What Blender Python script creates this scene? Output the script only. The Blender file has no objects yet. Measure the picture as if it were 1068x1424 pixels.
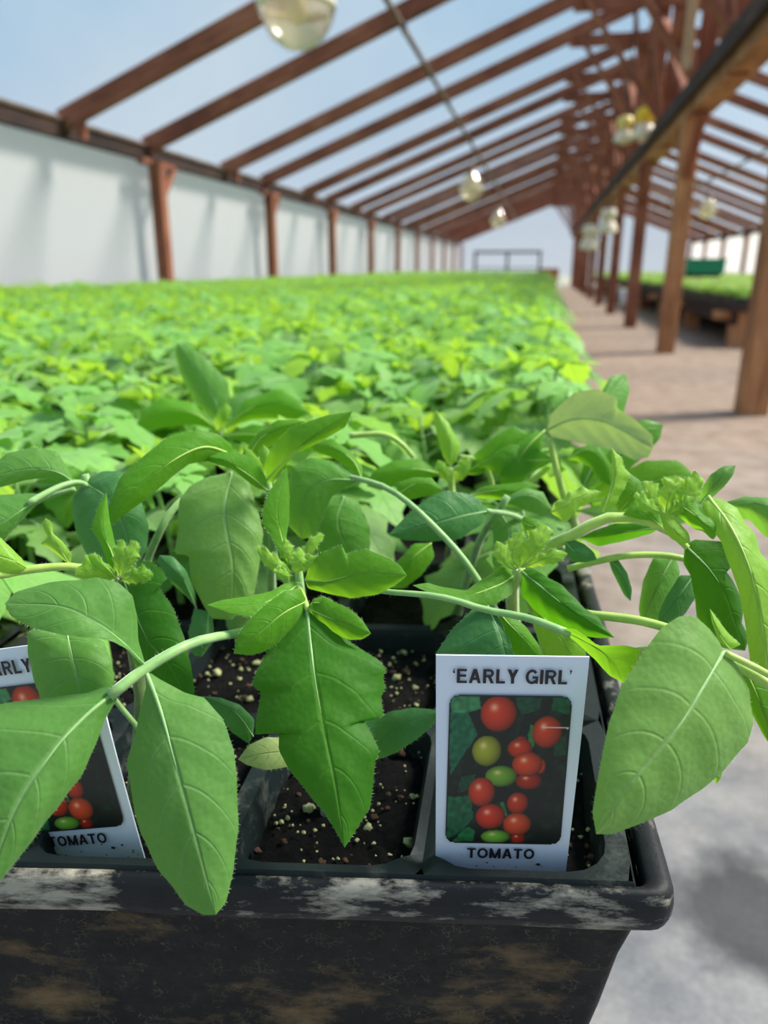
import bpy, math, random
import numpy as np
from mathutils import Vector, noise as mnoise

random.seed(7)
rng = np.random.default_rng(7)
scene = bpy.context.scene
COL = scene.collection

# ------------------------------------------------------------------ camera
CAM_Z = 0.775
FPX = 1030.0
YAW, PITCH = math.radians(11.6), math.radians(18.3)
cam_data = bpy.data.cameras.new('camera')
cam = bpy.data.objects.new('camera', cam_data)
COL.objects.link(cam)
cam.location = (0, 0, CAM_Z)
cam.rotation_euler = (math.pi / 2 - PITCH, 0, YAW)
cam_data.sensor_fit = 'VERTICAL'
cam_data.sensor_height = 36.0
cam_data.sensor_width = 27.0
cam_data.lens = 36.0 * FPX / 1424.0
cam_data.clip_start = 0.01
cam_data.clip_end = 500
cam_data.dof.use_dof = True
cam_data.dof.focus_distance = 0.258
cam_data.dof.aperture_fstop = 9.0
scene.camera = cam

# ------------------------------------------------------------------ exposure, sky, sun
scene.view_settings.view_transform = 'Standard'
scene.view_settings.look = 'None'
scene.view_settings.exposure = 0.36
scene.view_settings.gamma = 1.0
scene.view_settings.use_curve_mapping = False
scene.cycles.max_bounces = 8
scene.cycles.transparent_max_bounces = 16
scene.cycles.caustics_reflective = False
scene.cycles.caustics_refractive = False

world = bpy.data.worlds.new('sky')
scene.world = world
world.use_nodes = True
SKY_STRENGTH = 0.58
SUN_STRENGTH = 7.2
SUN_DIR = Vector((0.60, 0.30, 0.78))       # towards the sun


def build_sky():
    nt = world.node_tree
    nt.nodes.clear()
    N = nt.nodes.new
    L = nt.links.new
    out = N('ShaderNodeOutputWorld')
    bg = N('ShaderNodeBackground')
    bg.inputs['Strength'].default_value = SKY_STRENGTH
    tc = N('ShaderNodeTexCoord')
    sep = N('ShaderNodeSeparateXYZ')
    L(tc.outputs['Generated'], sep.inputs[0])
    ramp = N('ShaderNodeValToRGB')
    cr = ramp.color_ramp
    cr.elements[0].position = 0.0
    cr.elements[0].color = (0.80, 0.88, 0.98, 1)
    cr.elements[1].position = 0.75
    cr.elements[1].color = (0.20, 0.52, 1.0, 1)
    e = cr.elements.new(0.28)
    e.color = (0.44, 0.74, 1.0, 1)
    L(sep.outputs['Z'], ramp.inputs[0])
    nz = N('ShaderNodeTexNoise')
    nz.inputs['Scale'].default_value = 2.3
    nz.inputs['Detail'].default_value = 5
    L(tc.outputs['Generated'], nz.inputs['Vector'])
    cl = N('ShaderNodeValToRGB')
    cl.color_ramp.elements[0].position = 0.43
    cl.color_ramp.elements[1].position = 0.72
    L(nz.outputs['Fac'], cl.inputs[0])
    mix = N('ShaderNodeMixRGB')
    mix.inputs[2].default_value = (0.86, 0.97, 1.04, 1)
    L(cl.outputs[0], mix.inputs[0])
    L(ramp.outputs[0], mix.inputs[1])
    L(mix.outputs[0], bg.inputs['Color'])
    L(bg.outputs[0], out.inputs[0])


build_sky()
sun_data = bpy.data.lights.new('sun', 'SUN')
sun_data.energy = SUN_STRENGTH
sun_data.angle = math.radians(16)
sun_data.color = (1.0, 0.94, 0.84)
sun = bpy.data.objects.new('sun', sun_data)
COL.objects.link(sun)
sun.rotation_euler = SUN_DIR.to_track_quat('Z', 'Y').to_euler()

# ------------------------------------------------------------------ rays from the camera position (to measure places off the photograph)
_fw = Vector((-math.sin(YAW) * math.cos(PITCH), math.cos(YAW) * math.cos(PITCH), -math.sin(PITCH)))
_rt = Vector((math.cos(YAW), math.sin(YAW), 0))
_up = _rt.cross(_fw)
_C = Vector((0, 0, CAM_Z))


def ray(px, py):
    return _fw + _rt * ((px - 534) / FPX) + _up * ((712 - py) / FPX)


def P(px, py, d):
    return _C + ray(px, py) * d


def onz(px, py, z):
    r = ray(px, py)
    return _C + r * ((z - CAM_Z) / r.z)


# ------------------------------------------------------------------ helpers
def s2l(c):
    return tuple((x / 255 / 12.92) if x / 255 <= 0.04045 else ((x / 255 + 0.055) / 1.055) ** 2.4 for x in c)


def rgb(r, g, b):
    return (*s2l((r, g, b)), 1.0)


def tag(o, label=None, cat=None, group=None, kind=None):
    if label:
        o['label'] = label
    if cat:
        o['category'] = cat
    if group:
        o['group'] = group
    if kind:
        o['kind'] = kind
    return o


def empty(name, loc, label, cat, group=None, rz=0.0):
    o = bpy.data.objects.new(name, None)
    o.empty_display_size = 0.02
    COL.objects.link(o)
    o.location = loc
    o.rotation_euler = (0, 0, rz)
    return tag(o, label, cat, group)


class MB:
    """collects the shapes of ONE mesh"""

    def __init__(self):
        self.v, self.f, self.uv, self.m = [], [], [], []

    def add(self, verts, faces, uvs=None, mat=0):
        b = len(self.v)
        self.v += [tuple(p) for p in verts]
        for f in faces:
            self.f.append(tuple(i + b for i in f))
            self.m.append(mat)
            self.uv.append([uvs[i] for i in f] if uvs is not None else [(0.0, 0.0)] * len(f))
        return self

    def box(self, lo, hi, mat=0):
        x0, y0, z0 = lo
        x1, y1, z1 = hi
        vs = [(x0, y0, z0), (x1, y0, z0), (x1, y1, z0), (x0, y1, z0), (x0, y0, z1), (x1, y0, z1), (x1, y1, z1), (x0, y1, z1)]
        fs = [(3, 2, 1, 0), (4, 5, 6, 7), (0, 1, 5, 4), (1, 2, 6, 5), (2, 3, 7, 6), (3, 0, 4, 7)]
        return self.add(vs, fs, [(v[0] + v[1], v[2]) for v in vs], mat)

    def beam(self, p0, p1, w, h, up=(0, 0, 1), mat=0, ch=0.006):
        """a sawn timber from p0 to p1 with chamfered edges; w across, h along up"""
        p0, p1 = Vector(p0), Vector(p1)
        t = (p1 - p0)
        ln = t.length
        t.normalize()
        up = Vector(up)
        s = t.cross(up)
        if s.length < 1e-5:
            s = t.cross(Vector((1, 0, 0)))
        s.normalize()
        u = s.cross(t).normalized()
        c = min(ch, w * 0.2, h * 0.2)
        pr = [(-w / 2 + c, -h / 2), (w / 2 - c, -h / 2), (w / 2, -h / 2 + c), (w / 2, h / 2 - c), (w / 2 - c, h / 2), (-w / 2 + c, h / 2), (-w / 2, h / 2 - c), (-w / 2, -h / 2 + c)]
        o = random.random() * 20
        vs, uv = [], []
        for k, p in enumerate((p0, p1)):
            for i, (a, b) in enumerate(pr):
                vs.append(p + s * a + u * b)
                uv.append((o + k * ln, o + i * 0.08))
        n = 8
        fs = [(i, (i + 1) % n, n + (i + 1) % n, n + i) for i in range(n)]
        fs += [tuple(range(n - 1, -1, -1)), tuple(range(n, 2 * n))]
        return self.add(vs, fs, uv, mat)

    def tube(self, pts, radii, n=8, mat=0, caps=True):
        pts = [Vector(p) for p in pts]
        k = len(pts)
        if not hasattr(radii, '__len__'):
            radii = [radii] * k
        vs, uv, fs = [], [], []
        ref = None
        dist = 0
        for i in range(k):
            t = (pts[min(i + 1, k - 1)] - pts[max(i - 1, 0)]).normalized()
            if ref is None:
                ref = t.orthogonal().normalized()
            ref = (ref - t * ref.dot(t))
            ref = ref.normalized() if ref.length > 1e-6 else t.orthogonal().normalized()
            b = t.cross(ref)
            if i:
                dist += (pts[i] - pts[i - 1]).length
            for j in range(n):
                a = 2 * math.pi * j / n
                vs.append(pts[i] + (ref * math.cos(a) + b * math.sin(a)) * radii[i])
                uv.append((dist, j / n))
        for i in range(k - 1):
            for j in range(n):
                fs.append((i * n + j, i * n + (j + 1) % n, (i + 1) * n + (j + 1) % n, (i + 1) * n + j))
        if caps:
            fs.append(tuple(range(n - 1, -1, -1)))
            fs.append(tuple(range((k - 1) * n, k * n)))
        return self.add(vs, fs, uv, mat)

    def lathe(self, prof, c=(0, 0, 0), n=24, mat=0):
        vs, fs, uv = [], [], []
        for i, (r, z) in enumerate(prof):
            for j in range(n):
                a = 2 * math.pi * j / n
                vs.append((c[0] + r * math.cos(a), c[1] + r * math.sin(a), c[2] + z))
                uv.append((j / n, z))
        for i in range(len(prof) - 1):
            for j in range(n):
                fs.append((i * n + j, i * n + (j + 1) % n, (i + 1) * n + (j + 1) % n, (i + 1) * n + j))
        return self.add(vs, fs, uv, mat)

    def build(self, name, mats, parent=None, smooth=False, loc=None):
        me = bpy.data.meshes.new(name)
        off = Vector(loc) if loc is not None else Vector((0, 0, 0))
        me.from_pydata([tuple(Vector(p) - off) for p in self.v], [], self.f)
        lay = me.uv_layers.new(name='UVMap')
        lay.data.foreach_set('uv', np.array([c for f in self.uv for c in f], dtype=np.float32).ravel())
        for m in (mats if isinstance(mats, (list, tuple)) else [mats]):
            me.materials.append(m)
        me.polygons.foreach_set('material_index', self.m)
        if smooth:
            me.polygons.foreach_set('use_smooth', [True] * len(me.polygons))
        me.update()
        o = bpy.data.objects.new(name, me)
        COL.objects.link(o)
        if parent is not None:
            o.parent = parent
        o.location = off
        return o


def rel(parent, name, mb, mats, smooth=False):
    """build a part whose vertices are given in world space under a parent Empty that is not rotated"""
    o = mb.build(name, mats, None, smooth, parent.location)
    o.parent = parent
    o.location = (0, 0, 0)
    return o


# ------------------------------------------------------------------ materials
def new_mat(name):
    m = bpy.data.materials.new(name)
    m.use_nodes = True
    nt = m.node_tree
    nt.nodes.clear()
    out = nt.nodes.new('ShaderNodeOutputMaterial')
    return m, nt, out


def nd(nt, typ, **kw):
    n = nt.nodes.new(typ)
    for k, v in kw.items():
        if k in n.inputs.keys():
            n.inputs[k].default_value = v
        else:
            setattr(n, k, v)
    return n


def math_n(nt, op, a, b=None, c=None):
    n = nt.nodes.new('ShaderNodeMath')
    n.operation = op
    for i, x in enumerate((a, b, c)):
        if x is None:
            continue
        if isinstance(x, (int, float)):
            n.inputs[i].default_value = x
        else:
            nt.links.new(x, n.inputs[i])
    return n.outputs[0]


def ramp_n(nt, fac, stops):
    n = nt.nodes.new('ShaderNodeValToRGB')
    el = n.color_ramp.elements
    el[0].position, el[0].color = stops[0]
    el[1].position, el[1].color = stops[-1]
    for p, c in stops[1:-1]:
        e = el.new(p)
        e.color = c
    nt.links.new(fac, n.inputs[0])
    return n.outputs[0]


def noise_n(nt, vec, scale, detail=4, rough=0.55):
    n = nd(nt, 'ShaderNodeTexNoise', Scale=scale, Detail=detail, Roughness=rough)
    if vec is not None:
        nt.links.new(vec, n.inputs['Vector'])
    return n.outputs['Fac']


def mapping(nt, vec, scale):
    n = nd(nt, 'ShaderNodeMapping')
    n.inputs['Scale'].default_value = scale
    nt.links.new(vec, n.inputs['Vector'])
    return n.outputs[0]


def plain(name, color, rough=0.6, metal=0.0, spec=0.5, var=0.0, scale=30.0, bump=0.0):
    m, nt, out = new_mat(name)
    b = nd(nt, 'ShaderNodeBsdfPrincipled', Roughness=rough, Metallic=metal)
    b.inputs['Specular IOR Level'].default_value = spec
    b.inputs['Base Color'].default_value = color
    if var or bump:
        tc = nd(nt, 'ShaderNodeTexCoord')
        f = noise_n(nt, tc.outputs['Object'], scale)
        if var:
            lo = tuple(c * (1 - var) for c in color[:3]) + (1,)
            hi = tuple(min(1, c * (1 + var)) for c in color[:3]) + (1,)
            nt.links.new(ramp_n(nt, f, [(0.3, lo), (0.7, hi)]), b.inputs['Base Color'])
        if bump:
            bp = nd(nt, 'ShaderNodeBump', Strength=bump)
            bp.inputs['Distance'].default_value = 0.002
            nt.links.new(f, bp.inputs['Height'])
            nt.links.new(bp.outputs[0], b.inputs['Normal'])
    nt.links.new(b.outputs[0], out.inputs[0])
    return m


def wood(name, c0, c1, c2):
    m, nt, out = new_mat(name)
    b = nd(nt, 'ShaderNodeBsdfPrincipled', Roughness=0.75)
    b.inputs['Specular IOR Level'].default_value = 0.25
    tc = nd(nt, 'ShaderNodeTexCoord')
    g = noise_n(nt, mapping(nt, tc.outputs['UV'], (1.2, 22, 1)), 3.0, 5, 0.65)
    g2 = noise_n(nt, mapping(nt, tc.outputs['UV'], (0.8, 1.5, 1)), 1.7, 3)
    f = math_n(nt, 'ADD', math_n(nt, 'MULTIPLY', g, 0.55), math_n(nt, 'MULTIPLY', g2, 0.45))
    nt.links.new(ramp_n(nt, f, [(0.33, c0), (0.5, c1), (0.68, c2)]), b.inputs['Base Color'])
    bp = nd(nt, 'ShaderNodeBump', Strength=0.3)
    nt.links.new(g, bp.inputs['Height'])
    nt.links.new(bp.outputs[0], b.inputs['Normal'])
    nt.links.new(b.outputs[0], out.inputs[0])
    return m


M = {}
M['redwood'] = wood('red_stained_wood', rgb(86, 50, 40), rgb(140, 86, 66), rgb(176, 122, 94))
M['tanwood'] = wood('weathered_tan_wood', rgb(104, 70, 48), rgb(168, 118, 80), rgb(206, 160, 116))
M['darkwood'] = wood('dark_wood', rgb(30, 24, 24), rgb(52, 40, 38), rgb(90, 66, 54))
M['conduit'] = plain('pale_conduit', rgb(176, 146, 112), 0.6, var=.2, scale=8)
M['pipe'] = plain('old_pipe', rgb(112, 92, 78), 0.55, 0.3, var=0.3, scale=9)
M['metal'] = plain('grey_metal', rgb(150, 148, 145), 0.4, 0.8)
M['white_plastic'] = plain('white_plastic', rgb(232, 234, 236), 0.4)
M['black_fabric'] = plain('black_plastic_dull', rgb(34, 32, 30), 0.6, var=0.3, scale=40)
M['teal'] = plain('teal_plastic', rgb(16, 140, 110), 0.5)
M['orange'] = plain('orange_wood', rgb(200, 120, 66), 0.7, var=0.2, scale=8)
M['cream'] = plain('cream_enamel', rgb(236, 226, 200), 0.35)
M['yellow'] = plain('yellow_plastic', rgb(240, 205, 40), 0.4)
M['pale_yellow'] = plain('pale_yellow_plastic', rgb(240, 222, 130), 0.4)
M['cord'] = plain('dark_cord', rgb(45, 38, 34), 0.6)
M['ink'] = plain('black_ink', rgb(30, 24, 34), 0.5)
M['tag'] = plain('white_tag_plastic', rgb(216, 222, 236), 0.35, spec=0.4)
M['perlite'] = plain('perlite', rgb(150, 152, 108), 0.9, var=0.45, scale=400)
M['brown_speck'] = plain('brown_soil_crumb', rgb(60, 38, 24), 0.9, var=0.4, scale=500)


def film(name, clear, tint, haze, cloudy=0.0):
    """polythene sheet: partly see-through, partly milky"""
    m, nt, out = new_mat(name)
    tr = nd(nt, 'ShaderNodeBsdfTransparent')
    tr.inputs[0].default_value = tint
    tl = nd(nt, 'ShaderNodeBsdfTranslucent')
    tl.inputs[0].default_value = haze
    df = nd(nt, 'ShaderNodeBsdfDiffuse')
    df.inputs[0].default_value = haze
    mx = nd(nt, 'ShaderNodeMixShader')
    mx.inputs[0].default_value = 0.25
    nt.links.new(tl.outputs[0], mx.inputs[1])
    nt.links.new(df.outputs[0], mx.inputs[2])
    mx2 = nd(nt, 'ShaderNodeMixShader')
    tc = nd(nt, 'ShaderNodeTexCoord')
    n = noise_n(nt, mapping(nt, tc.outputs['Object'], (0.5, 0.5, 0.8)), 1.1, 3)
    lo, hi = clear - cloudy, clear + cloudy
    f = math_n(nt, 'ADD', math_n(nt, 'MULTIPLY', n, (hi - lo) * 1.6), lo - (hi - lo) * 0.3)
    nt.links.new(f, mx2.inputs[0])
    nt.links.new(mx.outputs[0], mx2.inputs[1])
    nt.links.new(tr.outputs[0], mx2.inputs[2])
    nt.links.new(mx2.outputs[0], out.inputs[0])
    return m


M['roof_film'] = film('roof_polythene', 0.80, (0.97, 0.98, 1.0, 1), (0.46, 0.49, 0.54, 1), 0.06)
M['wall_film'] = film('wall_polythene', 0.10, (0.95, 0.96, 0.97, 1), (0.86, 0.85, 0.845, 1), 0.03)


def floor_mat():
    m, nt, out = new_mat('patchy_concrete')
    b = nd(nt, 'ShaderNodeBsdfPrincipled', Roughness=0.7)
    b.inputs['Specular IOR Level'].default_value = 0.35
    tc = nd(nt, 'ShaderNodeTexCoord')
    a = noise_n(nt, tc.outputs['Object'], 0.9, 5, 0.6)
    c = noise_n(nt, tc.outputs['Object'], 9.0, 5, 0.6)
    fine = noise_n(nt, tc.outputs['Object'], 120.0, 3, 0.6)
    sep = nd(nt, 'ShaderNodeSeparateXYZ')
    nt.links.new(tc.outputs['Object'], sep.inputs[0])
    # grey near the front bench, browner beyond: warm reflected light put into the colour
    wob = math_n(nt, 'ADD', math_n(nt, 'MULTIPLY', sep.outputs['Y'], 0.16), math_n(nt, 'MULTIPLY', a, 0.7))
    col1 = ramp_n(nt, wob, [(0.50, rgb(116, 122, 130)), (0.66, rgb(146, 128, 112)), (0.95, rgb(156, 122, 94))])
    col2 = ramp_n(nt, c, [(0.35, rgb(84, 84, 82)), (0.62, rgb(146, 142, 134))])
    mx = nd(nt, 'ShaderNodeMixRGB')
    mx.inputs[0].default_value = 0.5
    nt.links.new(col1, mx.inputs[1])
    nt.links.new(col2, mx.inputs[2])
    mx2 = nd(nt, 'ShaderNodeMixRGB')
    mx2.blend_type = 'OVERLAY'
    mx2.inputs[0].default_value = 0.35
    # a dark patch by the corner of the bench
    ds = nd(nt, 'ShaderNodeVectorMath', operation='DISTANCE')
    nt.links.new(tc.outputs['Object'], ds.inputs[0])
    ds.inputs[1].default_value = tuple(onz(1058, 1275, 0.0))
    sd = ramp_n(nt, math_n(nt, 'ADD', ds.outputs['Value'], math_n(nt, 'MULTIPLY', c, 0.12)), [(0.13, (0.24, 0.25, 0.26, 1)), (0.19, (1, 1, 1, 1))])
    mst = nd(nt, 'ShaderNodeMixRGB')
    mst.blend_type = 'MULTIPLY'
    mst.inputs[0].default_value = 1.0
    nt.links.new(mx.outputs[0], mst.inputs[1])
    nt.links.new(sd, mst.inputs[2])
    nt.links.new(mst.outputs[0], mx2.inputs[1])
    nt.links.new(fine, mx2.inputs[2])
    nt.links.new(mx2.outputs[0], b.inputs['Base Color'])
    bp = nd(nt, 'ShaderNodeBump', Strength=0.3)
    bp.inputs['Distance'].default_value = 0.004
    nt.links.new(c, bp.inputs['Height'])
    nt.links.new(bp.outputs[0], b.inputs['Normal'])
    nt.links.new(b.outputs[0], out.inputs[0])
    return m


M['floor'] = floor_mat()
M['ground'] = plain('outside_ground', rgb(150, 150, 130), 0.9, var=0.3, scale=0.6)


def worn_plastic(name, base, dust, amount, mud=None, scale=60.0, rough=0.38, streak=False):
    """black nursery plastic with pale scuffs and dried mud"""
    m, nt, out = new_mat(name)
    b = nd(nt, 'ShaderNodeBsdfPrincipled')
    b.inputs['Specular IOR Level'].default_value = 0.3
    tc = nd(nt, 'ShaderNodeTexCoord')
    o = tc.outputs['Object']
    n1 = noise_n(nt, mapping(nt, o, (.45, .45, 1.6)) if streak else o, scale, 8, 0.72)
    n2 = noise_n(nt, o, scale * 0.22, 3, 0.5)
    f = math_n(nt, 'ADD', math_n(nt, 'MULTIPLY', n1, 0.6), math_n(nt, 'MULTIPLY', n2, 0.4))
    k = ramp_n(nt, f, [(0.62 - amount, (0, 0, 0, 1)), ((0.73 if streak else 0.84) - amount, (1, 1, 1, 1))])
    mx = nd(nt, 'ShaderNodeMixRGB')
    mx.inputs[1].default_value = base
    mx.inputs[2].default_value = dust
    nt.links.new(k, mx.inputs[0])
    col = mx.outputs[0]
    if mud is not None:
        n3 = noise_n(nt, mapping(nt, o, (14, 14, 30)), 1.0, 7, 0.66)
        k3 = ramp_n(nt, n3, [(0.54, (0, 0, 0, 1)), (0.68, (0.85, 0.85, 0.85, 1))])
        mx3 = nd(nt, 'ShaderNodeMixRGB')
        nt.links.new(k3, mx3.inputs[0])
        nt.links.new(col, mx3.inputs[1])
        mx3.inputs[2].default_value = mud
        col = mx3.outputs[0]
        # thin pale scratches
        v = nd(nt, 'ShaderNodeTexVoronoi', Scale=330.0)
        v.feature = 'DISTANCE_TO_EDGE'
        wv = nd(nt, 'ShaderNodeTexNoise', Scale=90.0, Detail=3.0)
        nt.links.new(o, wv.inputs['Vector'])
        va = nd(nt, 'ShaderNodeVectorMath', operation='MULTIPLY_ADD')
        nt.links.new(wv.outputs['Color'], va.inputs[0])
        va.inputs[1].default_value = (0.012, 0.012, 0.012)
        nt.links.new(o, va.inputs[2])
        nt.links.new(va.outputs[0], v.inputs['Vector'])
        sc = math_n(nt, 'MULTIPLY', math_n(nt, 'LESS_THAN', v.outputs['Distance'], 0.035),
                    math_n(nt, 'GREATER_THAN', noise_n(nt, o, 140, 2), 0.56))
        mx4 = nd(nt, 'ShaderNodeMixRGB')
        nt.links.new(math_n(nt, 'MULTIPLY', sc, 0.28), mx4.inputs[0])
        nt.links.new(col, mx4.inputs[1])
        mx4.inputs[2].default_value = rgb(120, 108, 84)
        col = mx4.outputs[0]
    nt.links.new(col, b.inputs['Base Color'])
    nt.links.new(ramp_n(nt, n1, [(0.3, (rough, rough, rough, 1)), (0.7, (rough + .3, rough + .3, rough + .3, 1))]), b.inputs['Roughness'])
    bp = nd(nt, 'ShaderNodeBump', Strength=0.35)
    bp.inputs['Distance'].default_value = 0.0012
    nt.links.new(n1, bp.inputs['Height'])
    nt.links.new(bp.outputs[0], b.inputs['Normal'])
    nt.links.new(b.outputs[0], out.inputs[0])
    return m


M['tray_rim'] = worn_plastic('tray_rim_plastic', rgb(17, 20, 24), rgb(158, 153, 140), 0.125, scale=130, streak=True)
M['tray_wall'] = worn_plastic('tray_wall_plastic', rgb(15, 15, 15), rgb(52, 48, 42), 0.06, mud=rgb(112, 90, 60), scale=80, rough=0.5)
M['insert'] = worn_plastic('insert_plastic', rgb(13, 25, 26), rgb(92, 96, 88), 0.07, scale=70, rough=0.45)


def soil_mat():
    m, nt, out = new_mat('potting_mix')
    b = nd(nt, 'ShaderNodeBsdfPrincipled', Roughness=0.95)
    b.inputs['Specular IOR Level'].default_value = 0.2
    tc = nd(nt, 'ShaderNodeTexCoord')
    n1 = noise_n(nt, tc.outputs['Object'], 260, 6, 0.7)
    nt.links.new(ramp_n(nt, n1, [(0.42, rgb(2, 2, 2)), (0.62, rgb(8, 7, 6)), (0.80, rgb(38, 32, 24))]), b.inputs['Base Color'])
    bp = nd(nt, 'ShaderNodeBump', Strength=0.9)
    bp.inputs['Distance'].default_value = 0.002
    nt.links.new(n1, bp.inputs['Height'])
    nt.links.new(bp.outputs[0], b.inputs['Normal'])
    nt.links.new(b.outputs[0], out.inputs[0])
    return m


M['soil'] = soil_mat()


def leaf_mat(name, top, top2, under, glow, vein, trans=0.38, rough=0.5, veins=5.2):
    """leaf blade: UV u runs from base to tip, v from -1 to 1 across"""
    m, nt, out = new_mat(name)
    tc = nd(nt, 'ShaderNodeTexCoord')
    sep = nd(nt, 'ShaderNodeSeparateXYZ')
    nt.links.new(tc.outputs['UV'], sep.inputs[0])
    u, v = sep.outputs['X'], sep.outputs['Y']
    av = math_n(nt, 'ABSOLUTE', math_n(nt, 'SUBTRACT', math_n(nt, 'MULTIPLY', v, 2.0), 1.0))
    # midrib and side veins
    mid = math_n(nt, 'SUBTRACT', 1.0, math_n(nt, 'SMOOTH_MIN', math_n(nt, 'DIVIDE', av, 0.055), 1.0, 0.1))
    mid = math_n(nt, 'MAXIMUM', mid, 0.0)
    ph = math_n(nt, 'FRACT', math_n(nt, 'MULTIPLY', math_n(nt, 'SUBTRACT', u, math_n(nt, 'MULTIPLY', math_n(nt, 'POWER', av, 1.3), 0.24)), veins))
    tri = math_n(nt, 'ABSOLUTE', math_n(nt, 'SUBTRACT', ph, 0.5))
    side = math_n(nt, 'MAXIMUM', math_n(nt, 'SUBTRACT', 1.0, math_n(nt, 'DIVIDE', tri, 0.055)), 0.0)
    side = math_n(nt, 'MULTIPLY', side, math_n(nt, 'SUBTRACT', 1.0, math_n(nt, 'MULTIPLY', av, 0.75)))
    vn = math_n(nt, 'MAXIMUM', mid, math_n(nt, 'MULTIPLY', side, 0.55))
    # fine net and blotches
    n1 = noise_n(nt, tc.outputs['Object'], 45, 4)
    n2 = noise_n(nt, tc.outputs['Object'], 700, 3, 0.6)
    vor = nd(nt, 'ShaderNodeTexVoronoi', Scale=420.0)
    nt.links.new(tc.outputs['Object'], vor.inputs['Vector'])
    oi = nd(nt, 'ShaderNodeObjectInfo')
    f = math_n(nt, 'ADD', math_n(nt, 'MULTIPLY', n1, 0.7), math_n(nt, 'MULTIPLY', oi.outputs['Random'], 0.35))
    base = ramp_n(nt, f, [(0.25, top), (0.8, top2)])
    mx = nd(nt, 'ShaderNodeMixRGB')
    nt.links.new(math_n(nt, 'MULTIPLY', vn, 0.55), mx.inputs[0])
    nt.links.new(base, mx.inputs[1])
    mx.inputs[2].default_value = vein
    geo = nd(nt, 'ShaderNodeNewGeometry')
    mb = nd(nt, 'ShaderNodeMixRGB')
    nt.links.new(geo.outputs['Backfacing'], mb.inputs[0])
    nt.links.new(mx.outputs[0], mb.inputs[1])
    mb.inputs[2].default_value = under
    sp = nd(nt, 'ShaderNodeMixRGB')
    sp.blend_type = 'OVERLAY'
    sp.inputs[0].default_value = 0.22
    nt.links.new(mb.outputs[0], sp.inputs[1])
    nt.links.new(n2, sp.inputs[2])
    b = nd(nt, 'ShaderNodeBsdfPrincipled', Roughness=rough)
    b.inputs['Specular IOR Level'].default_value = 0.28
    b.inputs['Sheen Weight'].default_value = 0.25
    b.inputs['Sheen Roughness'].default_value = 0.4
    nt.links.new(sp.outputs[0], b.inputs['Base Color'])
    h = math_n(nt, 'SUBTRACT', math_n(nt, 'MULTIPLY', vor.outputs['Distance'], -0.35), math_n(nt, 'MULTIPLY', vn, 1.0))
    bp = nd(nt, 'ShaderNodeBump', Strength=0.55)
    bp.inputs['Distance'].default_value = 0.0008
    nt.links.new(h, bp.inputs['Height'])
    nt.links.new(bp.outputs[0], b.inputs['Normal'])
    t = nd(nt, 'ShaderNodeBsdfTranslucent')
    gm = nd(nt, 'ShaderNodeMixRGB')
    gm.blend_type = 'MULTIPLY'
    gm.inputs[0].default_value = 1.0
    gm.inputs[1].default_value = glow
    nt.links.new(ramp_n(nt, vn, [(0.0, (1, 1, 1, 1)), (1.0, (0.62, 0.7, 0.6, 1))]), gm.inputs[2])
    nt.links.new(gm.outputs[0], t.inputs[0])
    ms = nd(nt, 'ShaderNodeMixShader')
    ms.inputs[0].default_value = trans
    nt.links.new(b.outputs[0], ms.inputs[1])
    nt.links.new(t.outputs[0], ms.inputs[2])
    nt.links.new(ms.outputs[0], out.inputs[0])
    return m


M['leaf_old'] = leaf_mat('mature_leaf', rgb(76, 126, 54), rgb(102, 150, 70), rgb(146, 180, 112), rgb(150, 212, 60), rgb(146, 184, 122), 0.34, 0.55)
M['leaf_blue'] = leaf_mat('blue_green_leaf', rgb(54, 110, 56), rgb(80, 134, 76), rgb(126, 164, 108), rgb(120, 192, 50), rgb(112, 158, 106), 0.30, 0.5)
M['leaf_young'] = leaf_mat('young_leaf', rgb(66, 124, 18), rgb(94, 154, 34), rgb(140, 180, 76), rgb(160, 222, 40), rgb(140, 190, 76), 0.42, 0.58)
M['leaf_new'] = leaf_mat('new_leaf', rgb(120, 176, 50), rgb(160, 205, 80), rgb(176, 206, 110), rgb(190, 230, 60), rgb(190, 220, 120), 0.42, 0.5)
M['leaf_sunlit'] = leaf_mat('sunlit_leaf', rgb(112, 156, 78), rgb(134, 176, 94), rgb(150, 184, 110), rgb(170, 220, 70), rgb(170, 204, 130), 0.42, 0.5)  # leaf green lightened: sunlight put into the colour, canopy leaves too
M['leaf_hazed'] = leaf_mat('hazed_leaf', rgb(116, 174, 78), rgb(144, 198, 104), rgb(160, 200, 116), rgb(180, 228, 84), rgb(160, 204, 110), 0.40, 0.5)  # young green paled: canopy haze and top light put into the colour
M['leaf_deep'] = leaf_mat('deep_green_leaf', rgb(36, 92, 8), rgb(58, 118, 16), rgb(110, 160, 60), rgb(120, 200, 16), rgb(96, 150, 44), 0.36, 0.62)
M['leaf_mid'] = leaf_mat('green_leaf', rgb(78, 138, 48), rgb(104, 160, 70), rgb(140, 176, 100), rgb(150, 210, 50), rgb(140, 186, 96), 0.38, 0.5)
M['leaf_pale'] = leaf_mat('pale_leaf', rgb(160, 180, 112), rgb(178, 196, 130), rgb(178, 194, 130), rgb(176, 205, 100), rgb(118, 146, 76), 0.32, 0.6)


def stem_mat(name, c0, c1):
    m, nt, out = new_mat(name)
    tc = nd(nt, 'ShaderNodeTexCoord')
    n = noise_n(nt, tc.outputs['Object'], 140, 4)
    b = nd(nt, 'ShaderNodeBsdfPrincipled', Roughness=0.5)
    b.inputs['Sheen Weight'].default_value = 0.5
    b.inputs['Subsurface Weight'].default_value = 0.15
    b.inputs['Subsurface Radius'].default_value = (0.002, 0.003, 0.001)
    nt.links.new(ramp_n(nt, n, [(0.3, c0), (0.7, c1)]), b.inputs['Base Color'])
    nt.links.new(b.outputs[0], out.inputs[0])
    return m


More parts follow.
